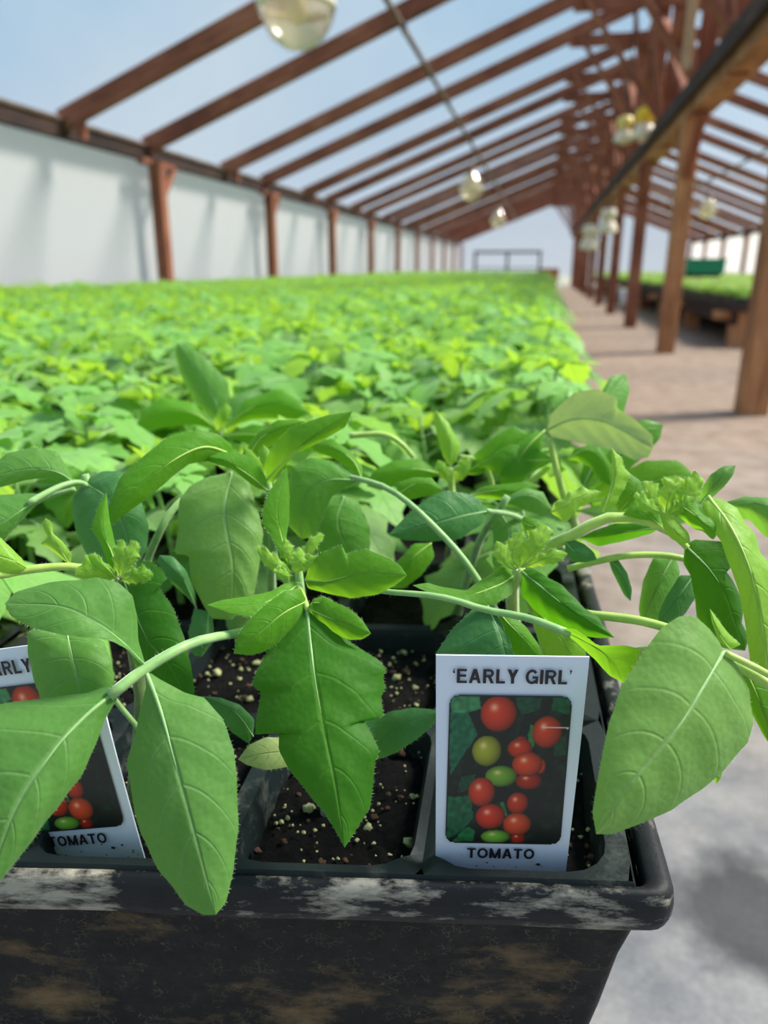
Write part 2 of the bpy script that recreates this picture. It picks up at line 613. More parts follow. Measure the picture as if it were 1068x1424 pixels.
M['stem'] = stem_mat('stem_green', rgb(112, 158, 84), rgb(146, 188, 108))
M['stem_y'] = stem_mat('stem_yellow_green', rgb(150, 186, 70), rgb(180, 208, 96))
M['stem_d'] = stem_mat('stem_dark', rgb(70, 96, 44), rgb(104, 130, 66))
M['hair'] = plain('plant_hair', rgb(205, 225, 170), 0.6)


def glass_mat():
    m, nt, out = new_mat('clear_lamp_globe')
    g = nd(nt, 'ShaderNodeBsdfGlossy', Roughness=0.12)
    t = nd(nt, 'ShaderNodeBsdfTransparent')
    t.inputs[0].default_value = (0.93, 0.90, 0.82, 1)
    d = nd(nt, 'ShaderNodeBsdfTranslucent')
    d.inputs[0].default_value = rgb(225, 210, 180)
    fr = nd(nt, 'ShaderNodeLayerWeight', Blend=0.35)
    mx = nd(nt, 'ShaderNodeMixShader')
    mx.inputs[0].default_value = 0.45
    nt.links.new(t.outputs[0], mx.inputs[1])
    nt.links.new(d.outputs[0], mx.inputs[2])
    mx2 = nd(nt, 'ShaderNodeMixShader')
    nt.links.new(math_n(nt, 'MULTIPLY', fr.outputs['Facing'], 0.8), mx2.inputs[0])
    nt.links.new(mx.outputs[0], mx2.inputs[1])
    nt.links.new(g.outputs[0], mx2.inputs[2])
    nt.links.new(mx2.outputs[0], out.inputs[0])
    return m


M['glass'] = glass_mat()


def print_mat():
    m, nt, out = new_mat('printed_picture')
    a = nd(nt, 'ShaderNodeVertexColor')
    a.layer_name = 'print'
    b = nd(nt, 'ShaderNodeBsdfPrincipled', Roughness=0.35)
    nt.links.new(a.outputs[0], b.inputs['Base Color'])
    nt.links.new(b.outputs[0], out.inputs[0])
    return m


M['print'] = print_mat()

# ------------------------------------------------------------------ the greenhouse shell
XL, XC, XR = -3.8, 1.18, 6.16          # left wall, middle post row, right wall
Y0, Y1 = -1.5, 36.0
EAVE, SLOPE = 1.90, 0.385
RIDGE = EAVE + SLOPE * (XC - XL)
BAY = 3.15


def roof_z(x):
    return EAVE + SLOPE * ((x - XL) if x < XC else (XR - x))


def structure(name, mb, mats, smooth=False):
    return tag(mb.build(name, mats, None, smooth), kind='structure')


structure('ground', MB().box((-60, -40, -0.35), (60, 90, -0.12)), M['ground'])
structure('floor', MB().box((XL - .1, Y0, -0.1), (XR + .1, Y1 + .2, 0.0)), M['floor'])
structure('wall_left', MB().box((XL - 0.104, Y0, -0.1), (XL - 0.10, Y1, EAVE + .02)), M['wall_film'])
structure('wall_right', MB().box((XR + 0.10, Y0, -0.1), (XR + 0.104, Y1, EAVE + .02)), M['wall_film'])
g = MB()
ge = [(XL - .1, Y1 + .1, -0.1), (XR + .1, Y1 + .1, -0.1), (XR + .1, Y1 + .1, EAVE), (XC, Y1 + .1, RIDGE + .07), (XL - .1, Y1 + .1, EAVE)]
g.add(ge, [(0, 1, 2, 3, 4)])
structure('wall_back', g, M['roof_film'])
for side, xe in (('left', XL - .104), ('right', XR + .104)):
    r = MB()
    n = 60
    vs, fs = [], []
    for j in range(n + 1):
        y = Y0 + (Y1 + .1 - Y0) * j / n
        vs += [(xe, y, EAVE + .025), (XC, y, RIDGE + .075)]
    for j in range(n):
        a = j * 2
        fs.append((a, a + 1, a + 3, a + 2) if side == 'left' else (a + 1, a, a + 2, a + 3))
    r.add(vs, fs)
    structure('ceiling_' + side, r, M['roof_film'])

# eave plates: a dark timber with the rolled film edge on top
for side, x, sg in (('left', XL, 1), ('right', XR, -1)):
    e = empty('eave_plate', (x, Y0, EAVE - .1), 'long dark timber plate carrying the rafter feet along the %s film wall' % side, 'beam')
    rel(e, 'plank', MB().beam((x, Y0, EAVE - .10), (x, Y1, EAVE - .10), .07, .13), M['darkwood'])
    rel(e, 'film_batten', MB().beam((x + sg * .045, Y0, EAVE - .03), (x + sg * .045, Y1, EAVE - .03), .02, .03), M['pipe'])

# side posts with knee braces
POST_L = [7.2 + BAY * k for k in range(-1, 10)]
for side, x, sg, first in (('left', XL, 1, 4.0), ('right', XR, -1, 7.0)):
    for y in POST_L:
        if y < first or y > Y1:
            continue
        e = empty('wall_post', (x + sg * .09, y, 0), 'red-brown post standing against the white film of the %s wall' % side, 'post',
                  'posts along the %s wall' % side)
        xx = x + sg * .09
        rel(e, 'post_shaft', MB().beam((xx, y, 0), (xx, y, EAVE - .165), .12, .12, up=(0, 1, 0)), M['redwood'])
        rel(e, 'knee_brace', MB().beam((xx, y + .06, EAVE - .48), (xx, y + .34, EAVE - .19), .05, .07, up=(1, 0, 0)), M['redwood'])
        rel(e, 'bolster', MB().beam((xx, y - .3, EAVE - .19), (xx, y + .3, EAVE - .19), .08, .05), M['redwood'])

# roof frames
FRAMES = []
for y in POST_L:
    FRAMES += [(y - 1.32, False), (y, True)]
for y, main in FRAMES:
    if y < 3.9 or y > Y1:
        continue
    for side, xe in (('left', XL), ('right', XR)):
        if side == 'right' and y < 6:
            continue
        e = empty('roof_rafter', (xe, y, EAVE), 'red-brown sloping rafter under the bluish film on the %s roof slope' % side, 'rafter',
                  'rafters of the %s roof slope' % side)
        rel(e, 'timber', MB().beam((xe, y, EAVE - .03), (XC, y, RIDGE - .03), .075, .15), M['redwood'])
        if not main:
            sg = 1 if side == 'left' else -1
            rel(e, 'stub_block', MB().beam((xe + sg * .16, y, EAVE - .165), (xe + sg * .16, y, EAVE - .02), .06, .07, up=(0, 1, 0)), M['redwood'])

# middle row: posts, twin beams, trusses
e = empty('ridge_beam', (XC, Y0, RIDGE - .15), 'red-brown ridge board running along the peak of the roof', 'beam')
rel(e, 'board', MB().beam((XC, 3.9, RIDGE - .13), (XC, Y1, RIDGE - .13), .05, .20), M['redwood'])
BEAM_Z = 2.08
for x, z, bw, bh, lab, mt in ((XC - .10, BEAM_Z + .07, .05, .13, 'dark brown long beam bolted to the path side of the middle posts', 'darkwood'),
                      (XC + .03, BEAM_Z - .02, .19, .12, 'weathered long beam bolted to the far side of the middle posts', 'tanwood')):
    e = empty('long_beam', (x, 3.0, z), lab, 'beam')
    rel(e, 'board', MB().beam((x, 3.0, z), (x, Y1, z), bw, bh), M[mt])
CP = [4.43 + BAY * k for k in range(11)]
labs = ['thick weathered post nearest the camera beside the path, orange-tan at its foot',
        'second middle post from the camera beside the path, tan all the way down',
        'third middle post from the camera beside the path, thin and red-brown']
for k, y in enumerate(CP):
    if y > Y1 - .5:
        continue
    far = k >= 3
    e = empty('timber_post', (XC, y, 0), 'one of the far middle posts crowding together at the end of the path' if far else labs[k], 'post',
              'far posts of the middle row' if far else None)
    rel(e, 'post_shaft', MB().beam((XC, y, 0), (XC, y, BEAM_Z - .08), .15, .15, up=(0, 1, 0)), M['tanwood' if k in (0, 1) else 'redwood'])
    if k < 6:
        for s in (-1, 1):
            rel(e, 'knee_brace', MB().beam((XC, y + s * .07, BEAM_Z - .55), (XC, y + s * .5, BEAM_Z - .12), .05, .08, up=(1, 0, 0)), M['redwood'])
for y, main in FRAMES:
    if y < 5.5 or y > Y1:
        continue
    e = empty('roof_truss', (XC, y, BEAM_Z), 'red-brown board truss with slanting struts between the middle beams and the ridge', 'truss',
              'board trusses over the middle row')
    rel(e, 'king_board', MB().beam((XC, y + .05, BEAM_Z - .1), (XC, y + .05, RIDGE - .05), .14, .04, up=(0, 1, 0)), M['redwood'])
    for s in (-1, 1):
        for off, zz in ((0.34, .05), (0.95, .10)):
            xe = XC + s * off
            rel(e, 'strut', MB().beam((XC + s * .08, y - .05, BEAM_Z + zz), (xe, y - .05, roof_z(xe) - .08), .04, .12, up=(0, 1, 0)), M['redwood'])
    rel(e, 'collar_tie', MB().beam((XC - 1.05, y + .0, RIDGE - .5), (XC + 1.05, y + .0, RIDGE - .5), .04, .13), M['redwood'])
for k in range(1, 10):
    y = 4.43 + BAY * k
    e = empty('lattice_brace', (XC, y, BEAM_Z), 'red-brown crossing braces in line with the middle post row below the ridge', 'brace',
              'lattice braces along the middle row')
    rel(e, 'diagonal', MB().beam((XC - .03, y, BEAM_Z + .1), (XC - .03, y + BAY * .95, RIDGE - .2), .04, .13, up=(1, 0, 0)), M['redwood'])
    rel(e, 'diagonal', MB().beam((XC + .03, y + BAY * .95, BEAM_Z + .1), (XC + .03, y, RIDGE - .2), .04, .13, up=(1, 0, 0)), M['redwood'])
# pale square conduit hanging down by the truss
e = empty('hanging_conduit', (1.0, 7.5, 2.2), 'pale weathered upright conduit hanging beside the first trusses', 'pipe')
rel(e, 'conduit', MB().beam((.98, 6.9, BEAM_Z + .15), (.98, 6.9, RIDGE - .12), .07, .07, up=(0, 1, 0)), M['conduit'])

# purlin pipes
for side, x in (('left', -1.30), ('right', 3.66)):
    e = empty('purlin_pipe', (x, 3.0, 2.5), 'thin brown pipe running lengthways under the rafters of the %s roof slope' % side, 'pipe')
    zp = roof_z(x) - .16
    rel(e, 'pipe', MB().tube([(x, 3.0, zp), (x, Y1 - .1, zp)], .024, 8), M['pipe'], True)
    for k in range(6):
        yy = 7.2 + 3.15 * k
        rel(e, 'clip', MB().box((x - .02, yy - .03, zp - .03), (x + .02, yy + .03, roof_z(x) - .09)), M['metal'])


def globe_lamp(x, y, z, r, label):
    e = empty('globe_lamp', (x, y, z), label, 'lamp')
    zp = roof_z(x) - .16
    rel(e, 'lamp_globe', MB().lathe([(.001, -r), (r * .35, -r * .95), (r * .72, -r * .70), (r * .95, -r * .28), (r, .05 * r), (r * .88, r * .5), (r * .6, r * .95), (r * .34, r * 1.25), (r * .28, r * 1.4)], (x, y, z), 28), M['glass'], True)
    rel(e, 'rim_ring', MB().lathe([(r * 1.0, .02), (r * 1.035, .0), (r * 1.0, -.02), (r * .97, 0), (r * 1.0, .02)], (x, y, z), 28), M['cream'], True)
    rel(e, 'bulb', MB().lathe([(.001, -r * .45), (r * .2, -r * .38), (r * .3, -r * .1), (r * .2, r * .3), (r * .13, r * .6), (r * .12, r * 1.2)], (x, y, z), 16), M['cream'], True)
    rel(e, 'socket', MB().lathe([(r * .3, r * 1.2), (r * .32, r * 1.45), (r * .2, r * 1.7), (.01, r * 1.75)], (x, y, z), 16), M['pipe'], True)
    if zp > z + r * 1.75:
        rel(e, 'hanger', MB().tube([(x, y, z + r * 1.7), (x, y, zp + .06)], .008, 6), M['cord'])
    return e


globe_lamp(-1.30, 4.15, 2.02, .195, 'big clear globe lamp hanging nearest the camera under the left purlin pipe')
globe_lamp(-1.30, 13.7, 2.04, .20, 'second clear globe lamp along the left purlin pipe, cream in colour')
globe_lamp(-1.30, 21.7, 1.98, .20, 'third and smallest globe lamp far down the left purlin pipe')
globe_lamp(3.66, 19.8, 2.05, .20, 'globe lamp hanging under the right purlin pipe')


def shade_lamp(x, y, z, r, label, top='cream'):
    e = empty('shade_lamp', (x, y, z), label, 'lamp')
    rel(e, 'lamp_shade', MB().lathe([(r, -r * .6), (r * 1.02, -r * .3), (r * .8, r * .3), (r * .4, r * .8), (r * .3, r)], (x, y, z), 20), M['cream'], True)
    rel(e, 'lamp_cap', MB().lathe([(r * .4, r * .75), (r * .85, r * .8), (r * .75, r * 1.7), (.005, r * 1.9)], (x, y, z), 16), M[top], True)
    rel(e, 'bulb', MB().lathe([(.001, -r * .9), (r * .4, -r * .7), (r * .5, -r * .2), (r * .3, r * .4)], (x, y, z), 14), M['cream'], True)
    top = BEAM_Z + .02 if z < BEAM_Z - .3 else roof_z(x) - .1
    pts = [(x, y, z + r * 1.85), (x, y, top)] + ([(XC - .09, y, top)] if z < BEAM_Z - .3 else [])
    rel(e, 'cord', MB().tube(pts, .008, 6), M['cord'])


shade_lamp(.90, 17.0, 1.25, .20, 'white shaded lamp hanging low beyond the far posts')
shade_lamp(.90, 12.4, 1.36, .14, 'white shaded lamp hanging low in front of the far middle posts')
shade_lamp(1.00, 9.6, 2.22, .13, 'yellow-topped white lamp hanging by the trusses, nearer of two', 'yellow')
shade_lamp(.80, 9.75, 2.20, .11, 'smaller lamp with pale yellow top hanging just behind the bright yellow one', 'pale_yellow')


# ------------------------------------------------------------------ far end: rack frame, crate, orange board
e = empty('steel_rack', (-1.2, 26, 0), 'grey rack frame standing before the blue film of the far gable', 'rack')
for x in (-2.25, -1.2, -.15):
    rel(e, 'leg', MB().beam((x, 26, 0), (x, 26, 1.22), .08, .08, up=(0, 1, 0)), M['darkwood'])
rel(e, 'top_rail', MB().beam((-2.3, 26, 1.24), (-.1, 26, 1.24), .08, .08), M['darkwood'])
rel(e, 'shelf', MB().box((-2.3, 25.8, .72), (-.1, 26.3, .76)), M['metal'])
e = empty('wooden_crate', (.1, 24.5, 0), 'orange wooden crate standing at the far end of the seedling bench', 'crate')
rel(e, 'body', MB().box((-.1, 24.3, .42), (.45, 24.9, .74)), M['orange'])
rel(e, 'stand', MB().box((-.05, 24.35, 0), (.40, 24.85, .42)), M['tanwood'])

# ------------------------------------------------------------------ the low bench beyond the posts
BX0, BX1, BY0, BY1, BZ = 1.86, 5.6, 8.2, 31.0, 0.40
e = empty('nursery_bench', (BX0, BY0, 0), 'long low bench of dark boards on stubby wooden legs beyond the middle posts', 'bench')
rel(e, 'bench_top', MB().box((BX0, BY0, BZ - .05), (BX1, BY1, BZ)), M['darkwood'])
rel(e, 'apron', MB().beam((BX0 + .05, BY0, BZ - .12), (BX0 + .05, BY1, BZ - .12), .05, .12), M['darkwood'])
for k in range(9):
    y = BY0 + .15 + 2.5 * k
    for x in (BX0 + .12, BX0 + 1.9):
        rel(e, 'leg', MB().beam((x, y, 0), (x, y, BZ - .05), .17, .17, up=(0, 1, 0)), M['tanwood'])
        rel(e, 'bearer', MB().beam((x - .25, y, BZ - .09), (x + .25, y, BZ - .09), .14, .08), M['tanwood'])
cr = empty('teal_crate', (2.0, 15.0, BZ + .02), 'teal green plastic crate raised on the low bench beyond the posts', 'crate')
rel(cr, 'body', MB().box((2.50, 14.8, .66), (3.15, 15.3, .90)), M['teal'])
rel(cr, 'lip', MB().box((2.48, 14.78, .88), (3.17, 15.32, .92)), M['teal'])
rel(cr, 'stand', MB().box((2.55, 14.85, BZ), (3.10, 15.25, .66)), M['darkwood'])
for (x, y, lab) in ((1.62, 15.5, 'white bucket on the floor in front of the teal crate'), (1.66, 19.0, 'white bucket standing farther along beside the low bench')):
    b = empty('bucket', (x, y, 0), lab, 'bucket')
    rel(b, 'body', MB().lathe([(.001, 0), (.13, 0), (.16, .36), (.15, .36), (.125, .02), (.001, .02)], (x, y, 0), 20), M['white_plastic'], True)
    rel(b, 'rim', MB().lathe([(.155, .34), (.17, .35), (.165, .37), (.15, .37), (.155, .34)], (x, y, 0), 20), M['white_plastic'], True)

# ------------------------------------------------------------------ the long seedling bench
BENCH_Z = 0.476
e = empty('seedling_bench', (-1.8, .27, 0), 'long bench of dark boards under the trays of seedlings', 'bench')
rel(e, 'bench_top', MB().box((-3.66, .262, BENCH_Z - .04), (.015, 24.2, BENCH_Z - .002)), M['darkwood'])
for k in range(9):
    y = .9 + 2.8 * k
    for x in (-3.4, -1.8, -.12):
        rel(e, 'leg', MB().beam((x, y, 0), (x, y, BENCH_Z - .04), .12, .12, up=(0, 1, 0)), M['tanwood'])

# ------------------------------------------------------------------ trays
RIM_Z = 0.5722
PA, PB = 0.0735, 0.0965          # cell pitch across and along
IA, IB = 0.0150, 0.0042          # where the cells begin, from the outer rim
TA, TB = 4 * PA + 2 * IA, 6 * PB + 2 * IB
DEEP = 0.0945


class Frame:
    """a tray's own directions: a runs left from its right rim, b runs back from its front rim"""

    def __init__(self, o, ea, eb, z=RIM_Z):
        self.o, self.ea, self.eb, self.z = Vector((o[0], o[1], 0)), Vector((ea[0], ea[1], 0)).normalized(), Vector((eb[0], eb[1], 0)).normalized(), z

    def __call__(self, a, b, z=0.0):
        p = self.o + self.ea * a + self.eb * b
        return Vector((p.x, p.y, self.z + z))


HERO = Frame((.0583, .2131), (-.2310, -.0375), (-.0100, .2517))


def round_rect(ca, cb, ha, hb, r, q=4):
    pts = []
    for sx, sy, a0 in ((1, 1, 0), (-1, 1, 90), (-1, -1, 180), (1, -1, 270)):
        for k in range(q + 1):
            t = math.radians(a0 + 90 * k / q)
            pts.append((ca + sx * (ha - r) + r * math.cos(t), cb + sy * (hb - r) + r * math.sin(t)))
    return pts


def tray_meshes(fr, fine=True):
    rim, wall = MB(), MB()
    q = 4 if fine else 2
    # rolled rim: (offset outwards from the inner edge, z)
    prof = [(-.0005, -.006), (0, 0.0), (.002, .0012), (.006, .0016), (.009, .0006), (.0105, -.002), (.0112, -.006), (.0112, -.0105), (.0098, -.0138), (.0065, -.0146), (.0035, -.0135), (.003, -.0115)]
    ia, ib = .0105, .0040

    def ring_at(off, r):
        return round_rect(TA / 2, TB / 2, TA / 2 - ia + off * .92, TB / 2 - ib + off * .50, r, q)
    n = None
    loops = []
    for off, z in prof:
        ring = ring_at(off, .0035 + off * .35)
        jit = []
        for i, (a, b) in enumerate(ring):
            w = 0.0
            jit.append(fr(a, b, z + w))
        loops.append(jit)
    # refine: subdivide long edges so the rim can wobble
    def refine(loop):
        out = []
        m = len(loop)
        for i in range(m):
            p, r = loop[i], loop[(i + 1) % m]
            d = (r - p).length
            k = max(1, int(d / .012)) if fine else 1
            for j in range(k):
                out.append(p.lerp(r, j / k))
        return out
    cnt = [max(1, int((loops[0][(i + 1) % len(loops[0])] - loops[0][i]).length / .012)) if fine else 1 for i in range(len(loops[0]))]
    def refine2(loop):
        out = []
        m = len(loop)
        for i in range(m):
            for j in range(cnt[i]):
                p = loop[i].lerp(loop[(i + 1) % m], j / cnt[i])
                if fine:
                    p = p + Vector((mnoise.noise(p * 18) * .0012, mnoise.noise(p * 18 + Vector((5, 0, 0))) * .0012, mnoise.noise(p * 25 + Vector((9, 3, 0))) * .0007))
                out.append(p)
        return out
    loops = [refine2(l) for l in loops]
    m = len(loops[0])
    vs = [p for l in loops for p in l]
    fs = []
    for i in range(len(loops) - 1):
        for j in range(m):
            fs.append((i * m + j, i * m + (j + 1) % m, (i + 1) * m + (j + 1) % m, (i + 1) * m + j))
    rim.add(vs, fs)
    wl = []
    for off, z in ((-.0005, -.006), (.0012, -.013), (-.0005, -.020), (-.0050, -.036), (-.0100, -.064), (-.0160, -DEEP)):
        wl.append(refine2([fr(a, b, z) for a, b in ring_at(off, .006)]))
    vs = [p for l in wl for p in l]
    fs = []
    for i in range(len(wl) - 1):
        for j in range(m):
            fs.append(((i + 1) * m + j, (i + 1) * m + (j + 1) % m, i * m + (j + 1) % m, i * m + j))
    b0 = (len(wl) - 1) * m
    fs.append(tuple(b0 + j for j in range(m)))
    wall.add(vs, fs)
    return rim, wall


def insert_mesh(fr, a0, b0, na, nb, q=4):
    """one pack of na x nb cells: flange with round-cornered openings, tapering pots"""
    mb = MB()
    w, l = na * PA, nb * PB
    dz = .0024
    for i in range(na):
        for j in range(nb):
            ca, cb = a0 + (i + .5) * PA, b0 + (j + .5) * PB
            ha, hb = PA / 2, PB / 2
            lo_a = -ha + (.0075 if abs(a0 + i * PA - IA) < 1e-6 else .0036)
            hi_a = ha - (.0075 if abs(a0 + (i + 1) * PA - (TA - IA)) < 1e-6 else .0036)
            oa, oh = ca + (lo_a + hi_a) / 2, (hi_a - lo_a) / 2
            ob_ = hb - .0034
            op = round_rect(oa, cb, oh, ob_, .014, q)
            n = len(op)
            outer = []
            for (a, b) in op:
                da, db = (a - oa) / oh, (b - cb) / ob_
                s = max(abs(da), abs(db))
                outer.append((ca + da / s * ha, cb + db / s * hb))
            rings = []
            # inner dividers dip slightly below the outer flange
            def lev(a, b):
                ea = min(a - a0, a0 + w - a)
                eb = min(b - b0, b0 + l - b)
                return dz if min(ea, eb) < .002 else dz - .005
            rings.append([fr(a, b, lev(a, b)) for a, b in outer])
            rings.append([fr(a, b, dz - (0 if lev(*outer[k]) == dz else .003)) for k, (a, b) in enumerate(op)])
            for sh, z in ((.0012, -.004), (.003, -.014), (.0055, -.030), (.008, -.050)):
                rings.append([fr(a, b, z) for a, b in round_rect(oa, cb, oh - sh, ob_ - sh, .0125, q)])
            vs = [p for r in rings for p in r]
            fs = []
            for k in range(len(rings) - 1):
                for t in range(n):
                    fs.append((k * n + t, k * n + (t + 1) % n, (k + 1) * n + (t + 1) % n, (k + 1) * n + t))
            bb = (len(rings) - 1) * n
            fs.append(tuple(bb + t for t in range(n)))
            mb.add(vs, fs)
    # turned-down outer lip
    c = [(a0, b0), (a0 + w, b0), (a0 + w, b0 + l), (a0, b0 + l)]
    cc = (a0 + w / 2, b0 + l / 2)
    top, low = [], []
    for k in range(4):
        p, r = c[k], c[(k + 1) % 4]
        for j in range(6):
            a, b = p[0] + (r[0] - p[0]) * j / 6, p[1] + (r[1] - p[1]) * j / 6
            top.append(fr(a, b, dz))
            da = (1 if a > cc[0] else -1) if abs(abs(a - cc[0]) - w / 2) < 1e-6 else 0
            db = (1 if b > cc[1] else -1) if abs(abs(b - cc[1]) - l / 2) < 1e-6 else 0
            low.append(fr(a + da * .0012, b + db * .0012, dz - .0022))
    n = len(top)
    mb.add(top + low, [(t, (t + 1) % n, n + (t + 1) % n, n + t) for t in range(n)])
    return mb


def soil_mesh(fr, a0, b0, na, nb, res=1):
    mb = MB()
    for i in range(na):
        for j in range(nb):
            ca, cb = a0 + (i + .5) * PA, b0 + (j + .5) * PB
            ha, hb = PA / 2 - .0060, PB / 2 - .0064
            nx, ny = (34, 42) if res else (5, 5)
            vs, fs = [], []
            for y in range(ny + 1):
                for x in range(nx + 1):
                    a, b = ca + ha * (2 * x / nx - 1), cb + hb * (2 * y / ny - 1)
                    p = fr(a, b)
                    z = -.012
                    if res:
                        z += mnoise.fractal(p * 60, 1, 2, 3) * .003 + mnoise.fractal(p * 330, 1, 2, 3) * .0016
                        e = min(ha - abs(a - ca), hb - abs(b - cb))
                        z -= max(0, .006 - e) * .4
                    vs.append(p + Vector((0, 0, z)))
            for y in range(ny):
                for x in range(nx):
                    k = y * (nx + 1) + x
                    fs.append((k, k + 1, k + nx + 2, k + nx + 1) if fr.ea.x > 0 else (k + nx + 1, k + nx + 2, k + 1, k))
            mb.add(vs, fs)
    return mb


def make_tray(fr, label, group=None, fine=True, where=None, inserts=True):
    o = fr(TA / 2, TB / 2, -DEEP)
    t = empty('seedling_tray', o, label, 'tray', group)
    rim, wall = tray_meshes(fr, fine)
    rel(t, 'rolled_rim', rim, M['tray_rim'], fine)
    rel(t, 'tray_wall', wall, M['tray_wall'], fine)
    return t


make_tray(HERO, 'scuffed black seedling tray at the very front of the bench, mud dried on its wall')
k = 0
INS = ['front pack of cells behind the upright plant tag, dark green-black plastic',
       'cell pack in the front tray farther left, under the leaning plant tag',
       'cell pack at the path side in the back half of the front tray',
       'cell pack away from the path in the back half of the front tray']
for jb in range(2):
    for ia in range(2):
        a0, b0 = IA + ia * 2 * PA, IB + jb * 3 * PB
        ob = insert_mesh(HERO, a0, b0, 2, 3).build('cell_pack', M['insert'], None, False)
        tag(ob, INS[k], 'cell pack')
        so = soil_mesh(HERO, a0, b0, 2, 3, 1 if jb == 0 else 0).build('potting_soil', M['soil'], None, True)
        tag(so, ['dark potting soil flecked with perlite around the upright plant tag', 'dark potting soil around the leaning plant tag',
                 'dark potting soil under the plants at the path side of the front tray', 'dark potting soil under the plants away from the path'][k], 'soil', kind='stuff')
        k += 1

# other trays on the bench: one along the path edge after another and the blocks beside them
TRAYS = []
for r in range(0, 7):
    for c in range(0, 5):
        if r == 0 and c == 0:
            continue
        if (c > 1 and r > 2) or (c > 2 and r > 1):
            continue
        x = .050 - c * (TA + .006) + random.uniform(-.003, .003)
        y = .232 + r * (TB + .008) + random.uniform(-.003, .003) + (.0 if r else -.012)
        if r == 0:
            fr = Frame(HERO(c * (TA + .006), 0)[:2], HERO.ea + Vector((0, .06 * c, 0)), HERO.eb)
        else:
            fr = Frame((x, y), (-1, 0), (0, 1))
        TRAYS.append(fr)
        path = c == 0
        make_tray(fr, 'black seedling tray along the path edge of the bench behind the front tray' if path else 'black seedling tray under the dense green canopy in the middle of the bench',
                  'trays along the path edge' if path else 'trays under the canopy', False)
        ob = insert_mesh(fr, IA, IB, 4, 6, 1).build('cell_pack', M['insert'])
        tag(ob, 'dark cell pack in a tray along the path edge of the bench' if path else 'dark cell pack in a tray hidden under the canopy', 'cell pack',
            'cell packs along the path edge' if path else 'cell packs under the canopy')
        so = soil_mesh(fr, IA, IB, 4, 6, 0).build('potting_soil', M['soil'])
        tag(so, 'dark potting soil in the trays behind the front one', 'soil', 'soil of the trays behind', 'stuff')

# perlite grains and bark crumbs of many sizes on the soil of the front cells
ICO = None


def lumps(spots, name, mat, label, cat):
    mb = MB()
    t = (1 + 5 ** .5) / 2
    base = [Vector(p).normalized() for p in ((-1, t, 0), (1, t, 0), (-1, -t, 0), (1, -t, 0), (0, -1, t), (0, 1, t), (0, -1, -t), (0, 1, -t), (t, 0, -1), (t, 0, 1), (-t, 0, -1), (-t, 0, 1))]
    tri = [(0, 11, 5), (0, 5, 1), (0, 1, 7), (0, 7, 10), (0, 10, 11), (1, 5, 9), (5, 11, 4), (11, 10, 2), (10, 7, 6), (7, 1, 8), (3, 9, 4), (3, 4, 2), (3, 2, 6), (3, 6, 8), (3, 8, 9), (4, 9, 5), (2, 4, 11), (6, 2, 10), (8, 6, 7), (9, 8, 1)]
    # one subdivision
    mid, vs, fs = {}, list(base), []
    def m(a, b):
        k = (min(a, b), max(a, b))
        if k not in mid:
            vs.append((vs[a] + vs[b]).normalized())
            mid[k] = len(vs) - 1
        return mid[k]
    for a, b, c in tri:
        x, y, z = m(a, b), m(b, c), m(c, a)
        fs += [(a, x, z), (b, y, x), (c, z, y), (x, y, z)]
    for p, r, sq in spots:
        o = Vector((random.random() * 50, random.random() * 50, 0))
        mb.add([p + Vector((q.x, q.y, q.z * sq)) * r * (1 + .75 * mnoise.noise(q * 1.4 + o) + .3 * mnoise.noise(q * 3.3 + o)) for q in vs], fs)
    ob = mb.build(name, mat, None, True)
    tag(ob, label, cat, kind='stuff')


sp, cr_ = [], []
for k in range(1500):
    a, b = random.uniform(.016, .30), random.uniform(.016, .20)
    fa, fb = ((a - IA) / PA) % 1, ((b - IB) / PB) % 1
    if not (.1 < fa < .9 and .1 < fb < .9):
        continue
    p = HERO(a, b, -.0105 + random.uniform(-.001, .001))
    r = min(.0024, .00036 * math.exp(abs(random.gauss(0, .85))))
    (sp if k % 3 else cr_).append((p, r, random.uniform(.6, .9)))
lumps(sp, 'perlite_grains', M['perlite'], 'pale perlite grains scattered over the dark soil of the front cells', 'perlite')
lumps(cr_, 'bark_crumbs', M['brown_speck'], 'brown bark crumbs scattered over the soil of the front cells', 'bark')

# ------------------------------------------------------------------ plant tags
def inside_poly(x, y, poly):
    c = False
    j = len(poly) - 1
    for i in range(len(poly)):
        xi, yi = poly[i]
        xj, yj = poly[j]
        if (yi > y) != (yj > y) and x < (xj - xi) * (y - yi) / (yj - yi) + xi:
            c = not c
        j = i
    return c


